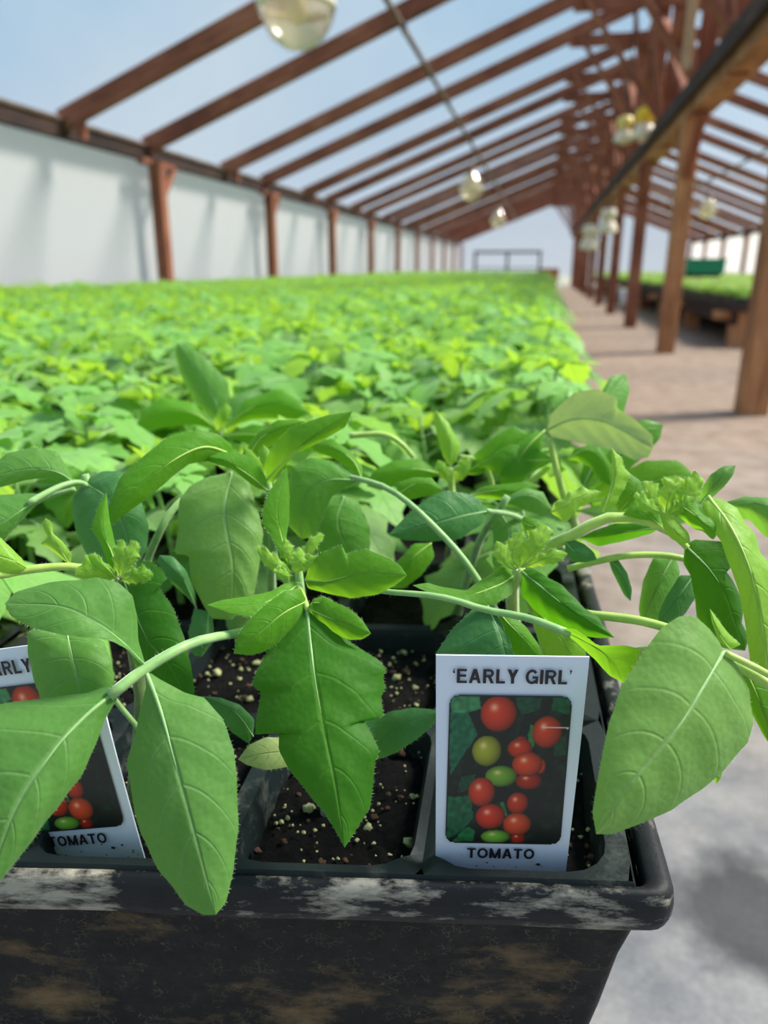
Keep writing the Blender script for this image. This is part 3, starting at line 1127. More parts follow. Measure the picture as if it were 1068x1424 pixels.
TOM = [(595, 575, 40, 30, (150, 40, 24)), (590, 615, 75, 55, (196, 52, 26)), (655, 800, 80, 50, (166, 40, 22)), (610, 1140, 46, 36, (160, 36, 22)),
       (485, 775, 98, 60, (112, 158, 46)), (390, 632, 88, 86, (158, 160, 44)), (720, 715, 32, 42, (206, 66, 34)), (640, 705, 92, 70, (212, 66, 32)),
       (450, 425, 108, 98, (206, 58, 34)), (745, 522, 90, 88, (204, 62, 32)), (370, 868, 82, 85, (206, 58, 34)), (595, 930, 66, 64, (190, 52, 28)),
       (432, 1012, 92, 75, (206, 52, 30)), (600, 1055, 88, 68, (212, 72, 36)), (470, 1132, 92, 40, (110, 170, 52))]
GREENS = [([(165, 400), (250, 385), (330, 540), (275, 620), (180, 770), (165, 700)], (22, 92, 62)), ([(160, 330), (330, 335), (345, 400), (250, 420), (165, 420)], (58, 120, 76)),
          ([(160, 900), (300, 890), (330, 1020), (260, 1100), (165, 1150)], (18, 84, 52)), ([(240, 780), (330, 760), (320, 850), (220, 870)], (16, 64, 38)),
          ([(540, 330), (700, 340), (690, 400), (580, 430)], (18, 66, 44)), ([(760, 330), (875, 340), (870, 420), (770, 410)], (20, 78, 50)),
          ([(300, 1080), (340, 1100), (330, 1165), (200, 1165), (270, 1090)], (24, 96, 52)), ([(780, 560), (860, 540), (870, 640), (800, 660)], (16, 60, 34)),
          ([(640, 480), (700, 500), (660, 640), (690, 650), (650, 660), (630, 540)], (44, 108, 56)), ([(510, 920), (540, 1010), (520, 1010), (490, 930)], (40, 100, 50))]


def print_color(x, y):
    """the seed-tag picture: ripening tomatoes on the vine (printed, x and y in the artwork)"""
    p = Vector((x * .012, y * .012, 0))
    n = mnoise.noise(p)
    n2 = mnoise.noise(p * 2.7)
    c = Vector((14, 24, 20)) + Vector((6, 26, 14)) * max(0, n * 1.2 + n2 * .7)
    for poly, g_ in GREENS:
        if inside_poly(x + n2 * 9, y + n * 9, poly):
            c = Vector(g_) * (1 + .35 * n2)
    for cx, cy, rx, ry, t in TOM:
        dx, dy = (x - cx) / rx, (y - cy) / ry
        d = dx * dx + dy * dy
        if d < 1:
            sh = .42 + .58 * math.sqrt(1 - d) - .12 * dx + .05 * -dy
            c = Vector(t) * sh
            hx, hy = dx + .25, dy + .35
            h = math.exp(-(hx * hx + hy * hy) / .045)
            c = c * (1 - h * .75) + Vector((250, 205, 170)) * h * .75
    if abs(y - (497 + (x - 780) * .02)) < 3 and 715 < x < 880:
        c = Vector((230, 190, 180))
    return s2l((max(0, min(255, c.x)), max(0, min(255, c.y)), max(0, min(255, c.z)))) + (1.0,)


_print_mesh = None


def print_mesh(x0, x1, z0, z1, r, y):
    """a flat round-cornered print, finely divided to hold its colours"""
    nx, ny = 132, 154
    vs, fs, cols, idx = [], [], [], {}
    def ins(x, z):
        ax, az = max(x0 + r - x, x - (x1 - r), 0), max(z0 + r - z, z - (z1 - r), 0)
        return ax * ax + az * az <= r * r * 1.0001
    for j in range(ny + 1):
        for i in range(nx + 1):
            x, z = x0 + (x1 - x0) * i / nx, z0 + (z1 - z0) * j / ny
            idx[i, j] = len(vs)
            vs.append((x, y, z))
            X, Y = 155 + 725 * i / nx, 1175 - 850 * j / ny
            e = min(x - x0, x1 - x, z - z0, z1 - z)
            ax, az = max(x0 + r - x, x - (x1 - r), 0), max(z0 + r - z, z - (z1 - r), 0)
            e2 = r - math.hypot(ax, az) if ax > 0 and az > 0 else e
            cols.append(s2l((22, 26, 28)) + (1.0,) if min(e, e2) < .0006 else print_color(X, Y))
    for j in range(ny):
        for i in range(nx):
            q = (idx[i, j], idx[i + 1, j], idx[i + 1, j + 1], idx[i, j + 1])
            if all(ins(vs[k][0], vs[k][2]) for k in q):
                fs.append(q)
    me = bpy.data.meshes.new('printed_photo')
    me.from_pydata(vs, [], fs)
    at = me.color_attributes.new('print', 'FLOAT_COLOR', 'POINT')
    at.data.foreach_set('color', np.array(cols, dtype=np.float32).ravel())
    me.materials.append(M['print'])
    return me


def arc(cx, cy, rx, ry, t, a0, a1, n=18):
    """pieces of a letter's curved stroke of width t"""
    out = []
    for k in range(n):
        p, q = (math.radians(a0 + (a1 - a0) * j / n) for j in (k, k + 1))
        out.append([(cx + rx * math.cos(p), cy + ry * math.sin(p)), (cx + rx * math.cos(q), cy + ry * math.sin(q)),
                    (cx + (rx - t) * math.cos(q), cy + (ry - t) * math.sin(q)), (cx + (rx - t) * math.cos(p), cy + (ry - t) * math.sin(p))])
    return out


def bar(x0, y0, x1, y1):
    return [(x0, y0), (x1, y0), (x1, y1), (x0, y1)]


S, B = .205, .175
GLYPH = {
    'E': (.64, [bar(0, 0, S, 1), bar(S, 0, .64, B), bar(S, .435, .59, .435 + B), bar(S, 1 - B, .62, 1)]),
    'A': (.76, [[(0, 0), (.20, 0), (.48, 1), (.27, 1)], [(.56, 0), (.76, 0), (.49, 1), (.28, 1)], bar(.17, .23, .59, .23 + B)]),
    'R': (.70, [bar(0, 0, S, 1), bar(S, 1 - B, .40, 1), bar(S, .42, .40, .42 + B), *arc(.40, .71, .28, .29, .175, -90, 90), [(.31, .44), (.51, .44), (.71, 0), (.49, 0)]]),
    'L': (.57, [bar(0, 0, S, 1), bar(S, 0, .57, B)]),
    'Y': (.70, [[(0, 1), (.22, 1), (.45, .50), (.26, .38)], [(.48, 1), (.70, 1), (.44, .38), (.25, .50)], bar(.248, 0, .452, .46)]),
    'G': (.78, [*arc(.40, .5, .40, .515, .19, 38, 322, 26), bar(.42, .38, .78, .54), bar(.62, .02, .78, .39)]),
    'I': (.205, [bar(0, 0, S, 1)]),
    'T': (.66, [bar(0, 1 - B, .66, 1), bar(.33 - S / 2, 0, .33 + S / 2, 1 - B)]),
    'O': (.82, arc(.41, .5, .41, .515, .195, 0, 360, 32)),
    'M': (.86, [bar(0, 0, S, 1), bar(.86 - S, 0, .86, 1), [(S, 1), (.0, 1), (.34, 0), (.52, 0)], [(.86, 1), (.86 - S, 1), (.34, 0), (.52, 0)]]),
    '(': (.13, [bar(0, .70, .13, .83), [(0, .83), (.07, .83), (.13, 1), (.07, 1)]]),
    ')': (.13, [bar(0, .87, .13, 1), [(.06, .87), (.13, .87), (.06, .70), (0, .70)]]),
    ' ': (.22, []),
}


def text_mesh(name, body, width, height, cx, z, y):
    """bold plain capitals drawn as flat ink just in front of the tag; ( and ) stand for the curled quotes"""
    x, polys = 0.0, []
    for ch in body:
        w, ps = GLYPH[ch]
        polys += [[(px + x, py) for px, py in p] for p in ps]
        x += w + .115
    x -= .115
    mb = MB()
    for k, p in enumerate(polys):
        d = y - .00001 * (k % 3)
        ar = sum(p[i][0] * p[(i + 1) % len(p)][1] - p[(i + 1) % len(p)][0] * p[i][1] for i in range(len(p)))
        idx = tuple(range(len(p)))
        mb.add([(cx + (px / x - .5) * width, d, z + py * height) for px, py in p], [idx if ar > 0 else idx[::-1]])
    o = mb.build(name, M['ink'])
    me = o.data
    bpy.data.objects.remove(o)
    return me


def plant_tag(label, W, H, H_under, matrix):
    """white tag; local x to the viewer's right, z up, y away from the viewer; z=0 at the lower end of what shows"""
    global _print_mesh
    mb = MB()
    n = 10
    t = .00035
    bw = W * .93
    vs, fs, uv = [], [], []
    levels = [-H_under + H_under * k / 4 for k in range(4)] + [H * k / 12 for k in range(13)]
    for z in levels:
        f = max(0, min(1, z / H))
        w = bw + (W - bw) * f
        sh = -.0008 * math.sin(math.pi * f)
        vs += [(-w / 2, sh - t, z), (w / 2, sh - t, z), (w / 2, sh + t, z), (-w / 2, sh + t, z)]
    for k in range(len(levels) - 1):
        a = 4 * k
        for i in range(4):
            fs.append((a + i, a + (i + 1) % 4, a + 4 + (i + 1) % 4, a + 4 + i))
    fs += [(3, 2, 1, 0), tuple(4 * (len(levels) - 1) + i for i in range(4))]
    mb.add(vs, fs)
    o = mb.build('plant_tag', M['tag'])
    tag(o, label, 'plant tag')
    o.matrix_world = matrix
    y = -.0016
    if _print_mesh is None:
        _print_mesh = print_mesh(-W * .405, W * .405, H * .166, H * .842, .0030, y)
    def child(name, me):
        c = bpy.data.objects.new(name, me)
        COL.objects.link(c)
        c.parent = o
        return c
    child('printed_photo', _print_mesh)
    child('variety_lettering', text_mesh('variety_lettering', '(EARLY GIRL)', W * .775, H * .060, 0, H * .892, y))
    child('kind_lettering', text_mesh('kind_lettering', 'TOMATO', W * .475, H * .048, -.0005, H * .094, y))
    # crumbs of soil stuck on the lower end
    cb = MB()
    for k in range(26):
        x, z = random.uniform(-bw * .48, bw * .48), abs(random.gauss(0, .0032)) + .0006
        s = random.uniform(.0002, .0006)
        cb.add([(x - s, y, z - s * .5), (x + s, y, z - s * .7), (x + s * .8, y, z + s * .6), (x - s * .5, y - .0003, z + s * .7)], [(0, 1, 2, 3)])
    cb.add([(.0122, y, .0058), (.0136, y, .0053), (.0142, y, .0063), (.0128, y - .0002, .0068)], [(0, 1, 2, 3)])
    cc = cb.build('soil_crumbs', M['brown_speck'], o)
    cc['kind'] = 'stuff'
    return o


def tag_matrix(tl, tr, bl, br):
    """place a tag by its four corners (world)"""
    from mathutils import Matrix
    xb, xt = (bl + br) / 2, (tl + tr) / 2
    z = (xt - xb).normalized()
    x = ((tr - tl).normalized() + (br - bl).normalized())
    x.normalize()
    k = x.dot(z) * .5
    x, z = (x - z * k).normalized(), (z - x * k).normalized()
    x = (x - z * x.dot(z)).normalized()
    y = z.cross(x)
    m = Matrix((x, y, z)).transposed().to_4x4()
    m.translation = xb
    return m, (tr - tl).length, (xt - xb).length


def rect_depths(px, d0):
    """depths at which four sight lines bound a flat parallelogram, the first corner lying at depth d0"""
    R = np.array([ray(*p) for p in px])           # tl, tr, br, bl
    A = np.stack([-R[1], R[2], -R[3]], 1)          # R0*d0 - R1*d1 + R2*d2 - R3*d3 = 0
    d = np.linalg.solve(A, -R[0] * d0)
    return [d0, *d]


TAG_PX = [(601, 909), (814, 914.5), (792.5, 1218.5), (599, 1212.5)]
dd = rect_depths(TAG_PX, .2475)
tl, tr, br, bl = (P(*p, d) for p, d in zip(TAG_PX, dd))
m_, TAG_W, TAG_H = tag_matrix(tl, tr, bl, br)
plant_tag('upright white plant tag with red tomatoes printed on it, at the front rim', TAG_W, TAG_H, .018, m_)
D = dict(tl=P(-31, 948, .274), tr=P(124, 923, .262), bl=P(40, 1203, .286), br=P(207, 1192, .280))
m_, W2, H2 = tag_matrix(**D)
plant_tag('leaning white plant tag half hidden behind drooping grey-green leaves', TAG_W, TAG_H, .018, m_)

# ------------------------------------------------------------------ tomato plants
def catmull(pts, n):
    """n+1 points evenly spread along a smooth curve through pts (sequences of equal length)"""
    p = np.array(pts, float)
    if len(p) == 2:
        t = np.linspace(0, 1, n + 1)[:, None]
        return p[0] * (1 - t) + p[1] * t
    q = np.vstack([2 * p[0] - p[1], p, 2 * p[-1] - p[-2]])
    out = []
    for i in range(1, len(q) - 2):
        p0, p1, p2, p3 = q[i - 1], q[i], q[i + 1], q[i + 2]
        for t in np.linspace(0, 1, 12, endpoint=False):
            out.append(.5 * ((2 * p1) + (-p0 + p2) * t + (2 * p0 - 5 * p1 + 4 * p2 - p3) * t * t + (-p0 + 3 * p1 - 3 * p2 + p3) * t ** 3))
    out.append(q[-2])
    return even(np.array(out), n)


def even(p, n):
    d = np.r_[0, np.cumsum(np.linalg.norm(np.diff(p, axis=0), axis=1))]
    t = np.linspace(0, d[-1], n + 1)
    return np.stack([np.interp(t, d, p[:, k]) for k in range(p.shape[1])], 1)


def tie(mid, side, n):
    """spread a traced margin over the midrib: margin points keep their places along the leaf, corners are kept"""
    e = even(np.array(side, float), n)
    return e


def hairs(mb, pts, out_dirs, L, w, mat):
    for p, d in zip(pts, out_dirs):
        d = Vector(d).normalized()
        s = d.orthogonal().normalized()
        l = L * random.uniform(.5, 1.2)
        d = (d + Vector((random.uniform(-.4, .4), random.uniform(-.4, .4), random.uniform(-.4, .4)))).normalized()
        p = Vector(p)
        mb.add([p - s * w, p + s * w, p + d * l], [(0, 1, 2)], None, mat)


def leaf_mesh(mid, L, R, dl=.004, dr=.004, bulge=.12, crinkle=.020, n=44, m=9, teeth=None, rib=True, hair=True, waves=5.2, ruffle=0.0, under=False):
    """a leaf blade: mid = midrib [(x, y, depth)...] base to tip, L and R = traced margins [(x, y)...] base to tip.
    dl, dr = how much farther away than the midrib each margin lies."""
    mc = catmull(mid, n)
    base, tip = mid[0][:2], mid[-1][:2]
    V = []
    for side, dd in ((L, dl), (R, dr)):
        e = tie(mc, [base] + list(side) + [tip], n)
        uu = np.linspace(0, 1, n + 1)
        o0 = random.random() * 50
        wob = np.array([mnoise.noise(Vector((t * 9 + o0, 0, 0))) for t in uu]) * .030
        if teeth:
            k_, a_ = teeth
            wob = wob + a_ * (np.abs(((uu * k_ + random.random() * .3) % 1.0) - .62) - .28)
        e = e + (e - mc[:, :2]) * (wob * np.sin(np.pi * uu) ** .5)[:, None]
        prof = np.sin(np.pi * np.linspace(0, 1, n + 1) ** .8) ** .7
        dep = mc[:, 2] + dd * prof
        V.append((e, dep))
    M3 = np.array([P(*p) for p in mc])
    E = [np.array([P(e[i, 0], e[i, 1], dep[i]) for i in range(n + 1)]) for e, dep in V]
    cols = []
    vv = []
    for k in range(-m, m + 1):
        t = abs(k) / m
        src = E[0] if k < 0 else E[1]
        cols.append(M3 * (1 - t) + src * t)
        vv.append(-t if k < 0 else t)
    G = np.array(cols)                      # (2m+1, n+1, 3)
    du = np.gradient(G, axis=1)
    dv = np.gradient(G, axis=0)
    N = np.cross(du, dv)
    N /= (np.linalg.norm(N, axis=2, keepdims=True) + 1e-12)
    # the upper face looks back to where the leaf was measured from, unless it shows its underside
    sg = 1.0 if float((N * (np.array(_C) - G)).sum()) > 0 else -1.0
    if under:
        sg = -sg
    N = N * sg
    u = np.linspace(0, 1, n + 1)[None, :]
    av = np.abs(np.array(vv))[:, None]
    half = (np.linalg.norm(E[0] - M3, axis=1) + np.linalg.norm(E[1] - M3, axis=1))[None, :] / 2
    ph = (u - .24 * av ** 1.3) * waves
    q = -np.cos(2 * np.pi * ph)             # low at the veins
    disp = half * (bulge * 2 * av * (1 - av) - crinkle * q * -1 * np.minimum(av * 4, 1) * (1 - .5 * av))
    if ruffle:
        disp = disp + half * ruffle * np.sin(u * 23 + 1.7 * np.sign(np.array(vv))[:, None]) * av ** 3
    G = G + N * disp[:, :, None]
    mb = MB()
    K = 2 * m + 1
    vs = G.transpose(1, 0, 2).reshape(-1, 3)
    uv = [(i / n, (vv[k] + 1) / 2) for i in range(n + 1) for k in range(K)]
    fs = []
    for i in range(n):
        for k in range(K - 1):
            fs.append((i * K + k, i * K + k + 1, (i + 1) * K + k + 1, (i + 1) * K + k))
    # cross(du, dv) and the winding below agree on the upper face
    if sg > 0:
        fs = [f[::-1] for f in fs]
    mb.add([tuple(p) for p in vs], fs, uv)
    if rib:
        ln = float(np.linalg.norm(np.diff(M3, axis=0), axis=1).sum())
        kk = max(3, int(n * .8))
        r0 = min(.0008, .0085 * ln + .00012)
        mb.tube([tuple(G[m, i] - N[m, i] * r0 * .45) for i in range(kk)], [r0 * (1 - .93 * i / (kk - 1)) for i in range(kk)], 6, 2)
    if hair:
        for e, s in ((0, -1), (2 * m, 1)):
            pts, dirs = [], []
            for i in range(2, n - 1):
                for _ in range(2):
                    f = random.random()
                    a, b = G[e, i], G[e, i + 1]
                    pts.append(a * (1 - f) + b * f)
                    dirs.append(G[e, i] - G[m, i])
            hairs(mb, pts, dirs, .0010, .000024, 1)
    return mb



def curve_tube(pts, r, n=14, sides=8, hair=True):
    """a hairy stalk through picture-measured points [(x, y, depth)...], r = radius or (start, end)"""
    c = catmull(pts, n)
    w = [P(*p) for p in c]
    r0, r1 = r if hasattr(r, '__len__') else (r, r)
    rad = [r0 + (r1 - r0) * i / n for i in range(n + 1)]
    mb = MB()
    mb.tube(w, rad, sides)
    if hair:
        pts, dirs = [], []
        for i in range(n):
            for _ in range(5):
                t = (w[i + 1] - w[i]).normalized()
                d = t.orthogonal().normalized()
                d = (d * math.cos(a := random.random() * 6.28) + t.cross(d) * math.sin(a))
                f = random.random()
                pts.append(w[i].lerp(w[i + 1], f) + d * rad[i] * .9)
                dirs.append(d)
        hairs(mb, pts, dirs, .0013, .00004, 1)
    return mb


class Plant:
    def __init__(self, root, label):
        self.e = empty('tomato_plant', root, label, 'plant', 'tomato plants at the front')

    def stem(self, pts, r, mat='stem', name='stem'):
        return rel(self.e, name, curve_tube(pts, r), [M[mat], M['hair']], True)

    def stalk(self, pts, r, mat='stem'):
        """the stalk of a compound leaf; its leaflets become its children"""
        return rel(self.e, 'leaf', curve_tube(pts, r), [M[mat], M['hair']], True)

    def leaf(self, mat, mid, L, R, parent=None, label=None, **kw):
        if mat == 'leaf_new' and 'ruffle' in kw and 'teeth' not in kw:
            kw['teeth'] = (4.5, .75)
            kw['n'] = 32
            kw['m'] = 5
        mb = leaf_mesh(mid, L, R, **kw)
        o = mb.build('leaflet' if parent else 'leaf', [M[mat], M['hair'], M['stem_y' if mat in ('leaf_young', 'leaf_new') else 'stem']], None, True, self.e.location)
        o.parent = parent or self.e
        o.location = (0, 0, 0)
        if label:
            o['label'] = label
        return o


def soil_root(px, py):
    p = onz(px, py, RIM_Z - .012)
    return p



# ---- plant with the big toothed leaf hanging in the middle
r0 = HERO(.132, .050, -.012)
p2 = Plant(r0, 'tomato plant whose big toothed bright leaf hangs down in the middle of the front cells')
def base_px(w):
    """picture position and depth of a place in the scene"""
    v = Vector(w) - _C
    d = v.dot(_fw)
    return (534 + FPX * v.dot(_rt) / d, 712 - FPX * v.dot(_up) / d, d)
rb = base_px(r0)
p2.stem([rb, (444, 960, .292), (424, 870, .288), (416, 800, .286), (410, 772, .286)], (.0026, .0016))
# big central leaf
cl = p2.stalk([(414, 812, .286), (420, 826, .279), (428, 848, .274)], (.0014, .0011), 'stem_y')
p2.leaf('leaf_deep', [(426, 838, .276), (436, 930, .262), (452, 1020, .252), (466, 1090, .246), (479, 1179, .243)],
        [(395, 850), (372, 905), (358, 930), (351, 953), (364, 962), (358, 990), (354, 1021), (370, 1021), (388, 1018), (388, 1043), (402, 1070), (418, 1090), (436, 1114), (450, 1128), (461, 1145), (472, 1165)],
        [(445, 855), (462, 862), (486, 892), (506, 905), (526, 918), (537, 930), (533, 942), (537, 958), (530, 968), (533, 996), (518, 1000), (505, 1000), (518, 1022), (528, 1044), (521, 1060), (519, 1090), (515, 1122), (500, 1146), (488, 1166)],
        cl, dl=.007, dr=.007, bulge=.16, crinkle=.03, n=64)
p2.leaf('leaf_young', [(428, 846, .274), (455, 858, .270), (490, 870, .267), (516, 881, .268)],
        [(434, 836), (446, 829), (462, 836), (486, 846), (504, 862)], [(436, 860), (460, 880), (486, 890), (504, 889)], cl, dl=.002, dr=.004, n=24)
p2.leaf('leaf_young', [(427, 836, .276), (395, 852, .268), (360, 880, .263), (325, 909, .262)],
        [(418, 818), (396, 822), (375, 836), (350, 858), (334, 878), (328, 892)], [(424, 860), (409, 877), (382, 898), (368, 906), (350, 911)], cl, dl=.003, dr=.006, bulge=.2)
p2.leaf('leaf_young', [(430, 842, .275), (436, 838, .272), (452, 840, .272), (470, 846, .273)], [(436, 833), (448, 829), (460, 833)], [(436, 848), (450, 852), (462, 851)], cl, dl=.001, dr=.002, n=14, m=4)
# leaf to the left, seen edge-on
p2.leaf('leaf_young', [(416, 812, .284), (385, 832, .274), (340, 842, .268), (288, 841, .266)],
        [(404, 806), (378, 822), (345, 829), (310, 834)], [(412, 822), (385, 842), (350, 858), (318, 852)], None, dl=.004, dr=-.002, n=30)
# leaf to the right with one tooth
p2.leaf('leaf_young', [(424, 806, .284), (455, 808, .278), (500, 798, .273), (566, 800, .270)],
        [(430, 786), (436, 772), (445, 770), (460, 764), (476, 757), (480, 770), (510, 764), (540, 776), (556, 786)],
        [(428, 818), (450, 824), (487, 832), (525, 827), (548, 815)], None, dl=.004, dr=.003, bulge=.16, crinkle=.02)
# upright young leaf and the growing tip
p2.leaf('leaf_young', [(408, 796, .286), (393, 752, .284), (386, 705, .283), (399, 648, .287)],
        [(398, 786), (376, 744), (364, 728), (366, 706), (374, 684), (388, 664)], [(408, 770), (398, 748), (402, 725), (403, 692), (401, 668)], None, dl=-.002, dr=.005, bulge=.12)
for mid, L, R in (
    ([(408, 790, .285), (400, 770, .283), (396, 748, .284)], [(400, 786), (388, 770), (390, 756)], [(410, 776), (408, 760)]),
    ([(412, 792, .284), (424, 770, .282), (434, 752, .282), (452, 744, .284)], [(414, 780), (420, 762), (432, 748), (444, 741)], [(418, 790), (432, 776), (442, 760)]),
    ([(414, 796, .283), (424, 784, .281), (446, 772, .281)], [(416, 786), (426, 772)], [(424, 794), (436, 786)]),
    ([(406, 796, .284), (384, 784, .281), (358, 768, .281)], [(398, 786), (380, 768), (360, 757), (356, 762)], [(400, 800), (380, 794), (366, 784)]),
    ([(408, 800, .282), (396, 800, .279), (380, 794, .278)], [(400, 793), (388, 788)], [(402, 806), (390, 804)]),
    ([(412, 800, .282), (418, 780, .280), (416, 760, .282)], [(406, 788), (408, 768)], [(424, 788), (424, 770)])):
    p2.leaf('leaf_new', mid, L, R, None, dl=.001, dr=.001, n=16, m=4, crinkle=.05, ruffle=.15)
# the big compound leaf that droops over the front rim at the left
A = p2.stalk([(428, 862, .290), (385, 868, .286), (332, 880, .274), (268, 894, .254), (205, 928, .243), (152, 968, .236)], (.0016, .0019))
p2.leaf('leaf_old', [(165, 958, .238), (118, 996, .230), (70, 1050, .222), (20, 1130, .215), (-22, 1250, .211)],
        [(150, 952), (120, 964), (60, 971), (0, 978), (-60, 1000), (-90, 1060), (-70, 1160)], [(162, 974), (146, 1000), (132, 1040), (112, 1080), (76, 1128), (44, 1170), (12, 1212)], A, dl=.010, dr=.006, bulge=.18)
p2.leaf('leaf_old', [(200, 928, .243), (222, 985, .236), (243, 1060, .229), (268, 1150, .224), (300, 1272, .222)],
        [(203, 955), (190, 1010), (177, 1060), (183, 1110), (196, 1160), (222, 1212), (258, 1258), (284, 1273)], [(218, 942), (258, 964), (284, 970), (310, 1000), (325, 1042), (330, 1090), (331, 1150), (325, 1210), (314, 1256)], A, dl=.007, dr=.008, bulge=.14)
p2.leaf('leaf_old', [(203, 926, .243), (165, 888, .238), (131, 864, .235), (84, 843, .234), (7, 839, .238)],
        [(192, 890), (191, 856), (185, 829), (162, 809), (135, 803), (67, 810), (22, 823)], [(180, 905), (158, 892), (135, 888), (88, 883), (44, 873), (14, 856)], A, dl=.008, dr=-.004, bulge=.12)

# ---- plant behind it at the left: dark stem, leaf turned down, bright leaf, hairy tip
r1 = HERO(.212, .046, -.012)
rb = base_px(r1)
p1 = Plant(r1, 'tomato plant at the left whose hairy growing tip stands above a broad grey-green leaf')
p1.stem([rb, (196, 985, .288), (190, 930, .286), (178, 860, .285), (168, 800, .286)], (.0030, .0022), 'stem_d')
p1.leaf('leaf_old', [(92, 876, .252), (101, 916, .246), (111, 960, .244), (113, 1020, .248)],
        [(50, 872), (37, 880), (39, 910), (47, 943), (56, 975), (80, 1005)], [(126, 882), (144, 893), (156, 922), (159, 950), (145, 990)], None, dl=.008, dr=.006, bulge=.2)
p1.leaf('leaf_deep', [(170, 800, .284), (200, 880, .276), (236, 925, .272), (264, 985, .272)],
        [(168, 815), (172, 870), (186, 920), (214, 960), (240, 985)], [(186, 782), (209, 780), (226, 792), (232, 805), (220, 816), (243, 849), (256, 886), (266, 926), (271, 962)], None, dl=.006, dr=.004, bulge=.2, crinkle=.02)
p1.leaf('leaf_young', [(166, 806, .285), (156, 770, .284), (143, 735, .284), (148, 684, .287)],
        [(152, 790), (140, 756), (127, 735), (136, 705)], [(170, 785), (160, 755), (152, 720)], None, dl=.001, dr=.004, n=24, m=5)
for mid, L, R in (
    ([(166, 806, .283), (140, 792, .280), (104, 800, .279)], [(150, 784), (125, 772), (108, 788)], [(150, 806), (120, 806)]),
    ([(166, 800, .283), (166, 776, .280), (172, 750, .281)], [(158, 790), (158, 764), (164, 752)], [(174, 786), (176, 764)]),
    ([(168, 804, .282), (178, 778, .279), (190, 752, .280)], [(166, 790), (172, 766), (182, 752)], [(180, 794), (192, 774), (194, 760)]),
    ([(164, 806, .282), (146, 788, .279), (122, 772, .280)], [(152, 788), (134, 770)], [(148, 800), (128, 786)]),
    ([(168, 808, .281), (190, 800, .278), (214, 800, .279)], [(176, 794), (200, 786)], [(182, 812), (204, 808)])):
    p1.leaf('leaf_new', mid, L, R, None, dl=.001, dr=.001, n=16, m=4, crinkle=.05, ruffle=.12)
st = p1.stalk([(-30, 800, .272), (0, 799, .276), (40, 792, .280), (98, 788, .283), (150, 798, .285)], (.0019, .0015), 'stem_y')
p1.leaf('leaf_new', [(40, 791, .279), (20, 780, .275), (-20, 768, .272)], [(30, 776), (0, 747), (-20, 740)], [(30, 798), (0, 800), (-20, 796)], st, dl=.003, dr=.001, n=18, m=5)
p1.leaf('leaf_new', [(98, 788, .283), (84, 764, .281), (70, 742, .281), (63, 720, .283)], [(86, 776), (68, 762), (56, 756), (66, 748), (58, 730)], [(100, 770), (86, 752), (74, 742), (72, 726)], st, dl=.002, dr=.001, n=22, m=4)
p1.stalk([(156, 968, .282), (172, 988, .282), (192, 1012, .284), (204, 1030, .288)], (.0010, .0010), 'stem')

# ---- low leaves and seed leaves over the soil in front
p1.leaf('leaf_blue', [(352, 1024, .286), (336, 1000, .281), (318, 984, .279), (280, 968, .280)], [(354, 1000), (334, 980), (306, 970)], [(346, 1034), (322, 1018), (300, 990)], None, dl=.003, dr=.003, n=24, m=5)
p1.leaf('leaf_blue', [(273, 846, .33), (262, 820, .325), (248, 796, .32), (222, 772, .322)], [(262, 832), (240, 812), (218, 780)], [(272, 824), (258, 792), (240, 773)], None, dl=.003, dr=.003, n=20, m=5)
p1.leaf('leaf_blue', [(290, 850, .33), (288, 880, .328), (280, 914, .33)], [(270, 846), (262, 880), (268, 910)], [(296, 862), (298, 890)], None, dl=.003, dr=.003, n=20, m=5)

# ---- cotyledons of the middle plant
p2.leaf('leaf_blue', [(468, 1010, .285), (520, 1030, .279), (560, 1008, .274), (612, 990, .272)],
        [(490, 1002), (520, 1000), (548, 988), (576, 984), (598, 986)], [(486, 1040), (520, 1058), (552, 1046), (580, 1028), (602, 1008)], None, dl=.005, dr=-.001, n=30, m=6)
p2.leaf('leaf_pale', [(415, 1046, .284), (384, 1046, .279), (355, 1050, .276), (331, 1056, .277)], [(396, 1026), (370, 1025), (346, 1036)], [(404, 1066), (370, 1071), (344, 1064)], None, dl=.002, dr=.001, n=20, m=5, label='pale yellowish seed leaf')

# ---- plant behind the upright tag
r3 = HERO(.050, .060, -.012)
rb = base_px(r3)
p3 = Plant(r3, 'tomato plant behind the upright tag, its dark veined leaf pointing right above the tag')
p3.stem([rb, (762, 930, .300), (752, 872, .298), (736, 826, .296), (722, 792, .295)], (.0034, .0024), 'stem_y')
p3.leaf('leaf_deep', [(722, 792, .294), (752, 816, .284), (790, 846, .276), (855, 887, .270)],
        [(740, 790), (762, 803), (782, 814), (800, 832), (813, 846), (832, 858), (841, 872)], [(724, 812), (726, 830), (736, 840), (748, 853), (768, 868), (786, 874), (804, 884), (830, 887)], None, dl=.003, dr=.008, bulge=.14, crinkle=.03)
p3.leaf('leaf_young', [(716, 800, .294), (690, 815, .288), (640, 828, .284), (574, 814, .282)],
        [(700, 786), (676, 802), (650, 820), (620, 818), (596, 810)], [(712, 826), (690, 840), (660, 846), (620, 830), (596, 824)], None, dl=.005, dr=-.003, n=34, ruffle=.06)
T = p3.stalk([(480, 816, .284), (540, 823, .276), (600, 828, .270), (637, 836, .269), (675, 848, .268), (736, 860, .264), (794, 882, .258)], (.0010, .0016))
p3.leaf('leaf_young', [(775, 874, .260), (810, 890, .256), (845, 912, .253), (868, 950, .253)],
        [(800, 874), (832, 898), (866, 897), (889, 902), (886, 918), (876, 936)], [(800, 892), (826, 916), (848, 940)], T, dl=-.004, dr=.004, n=26, m=6)
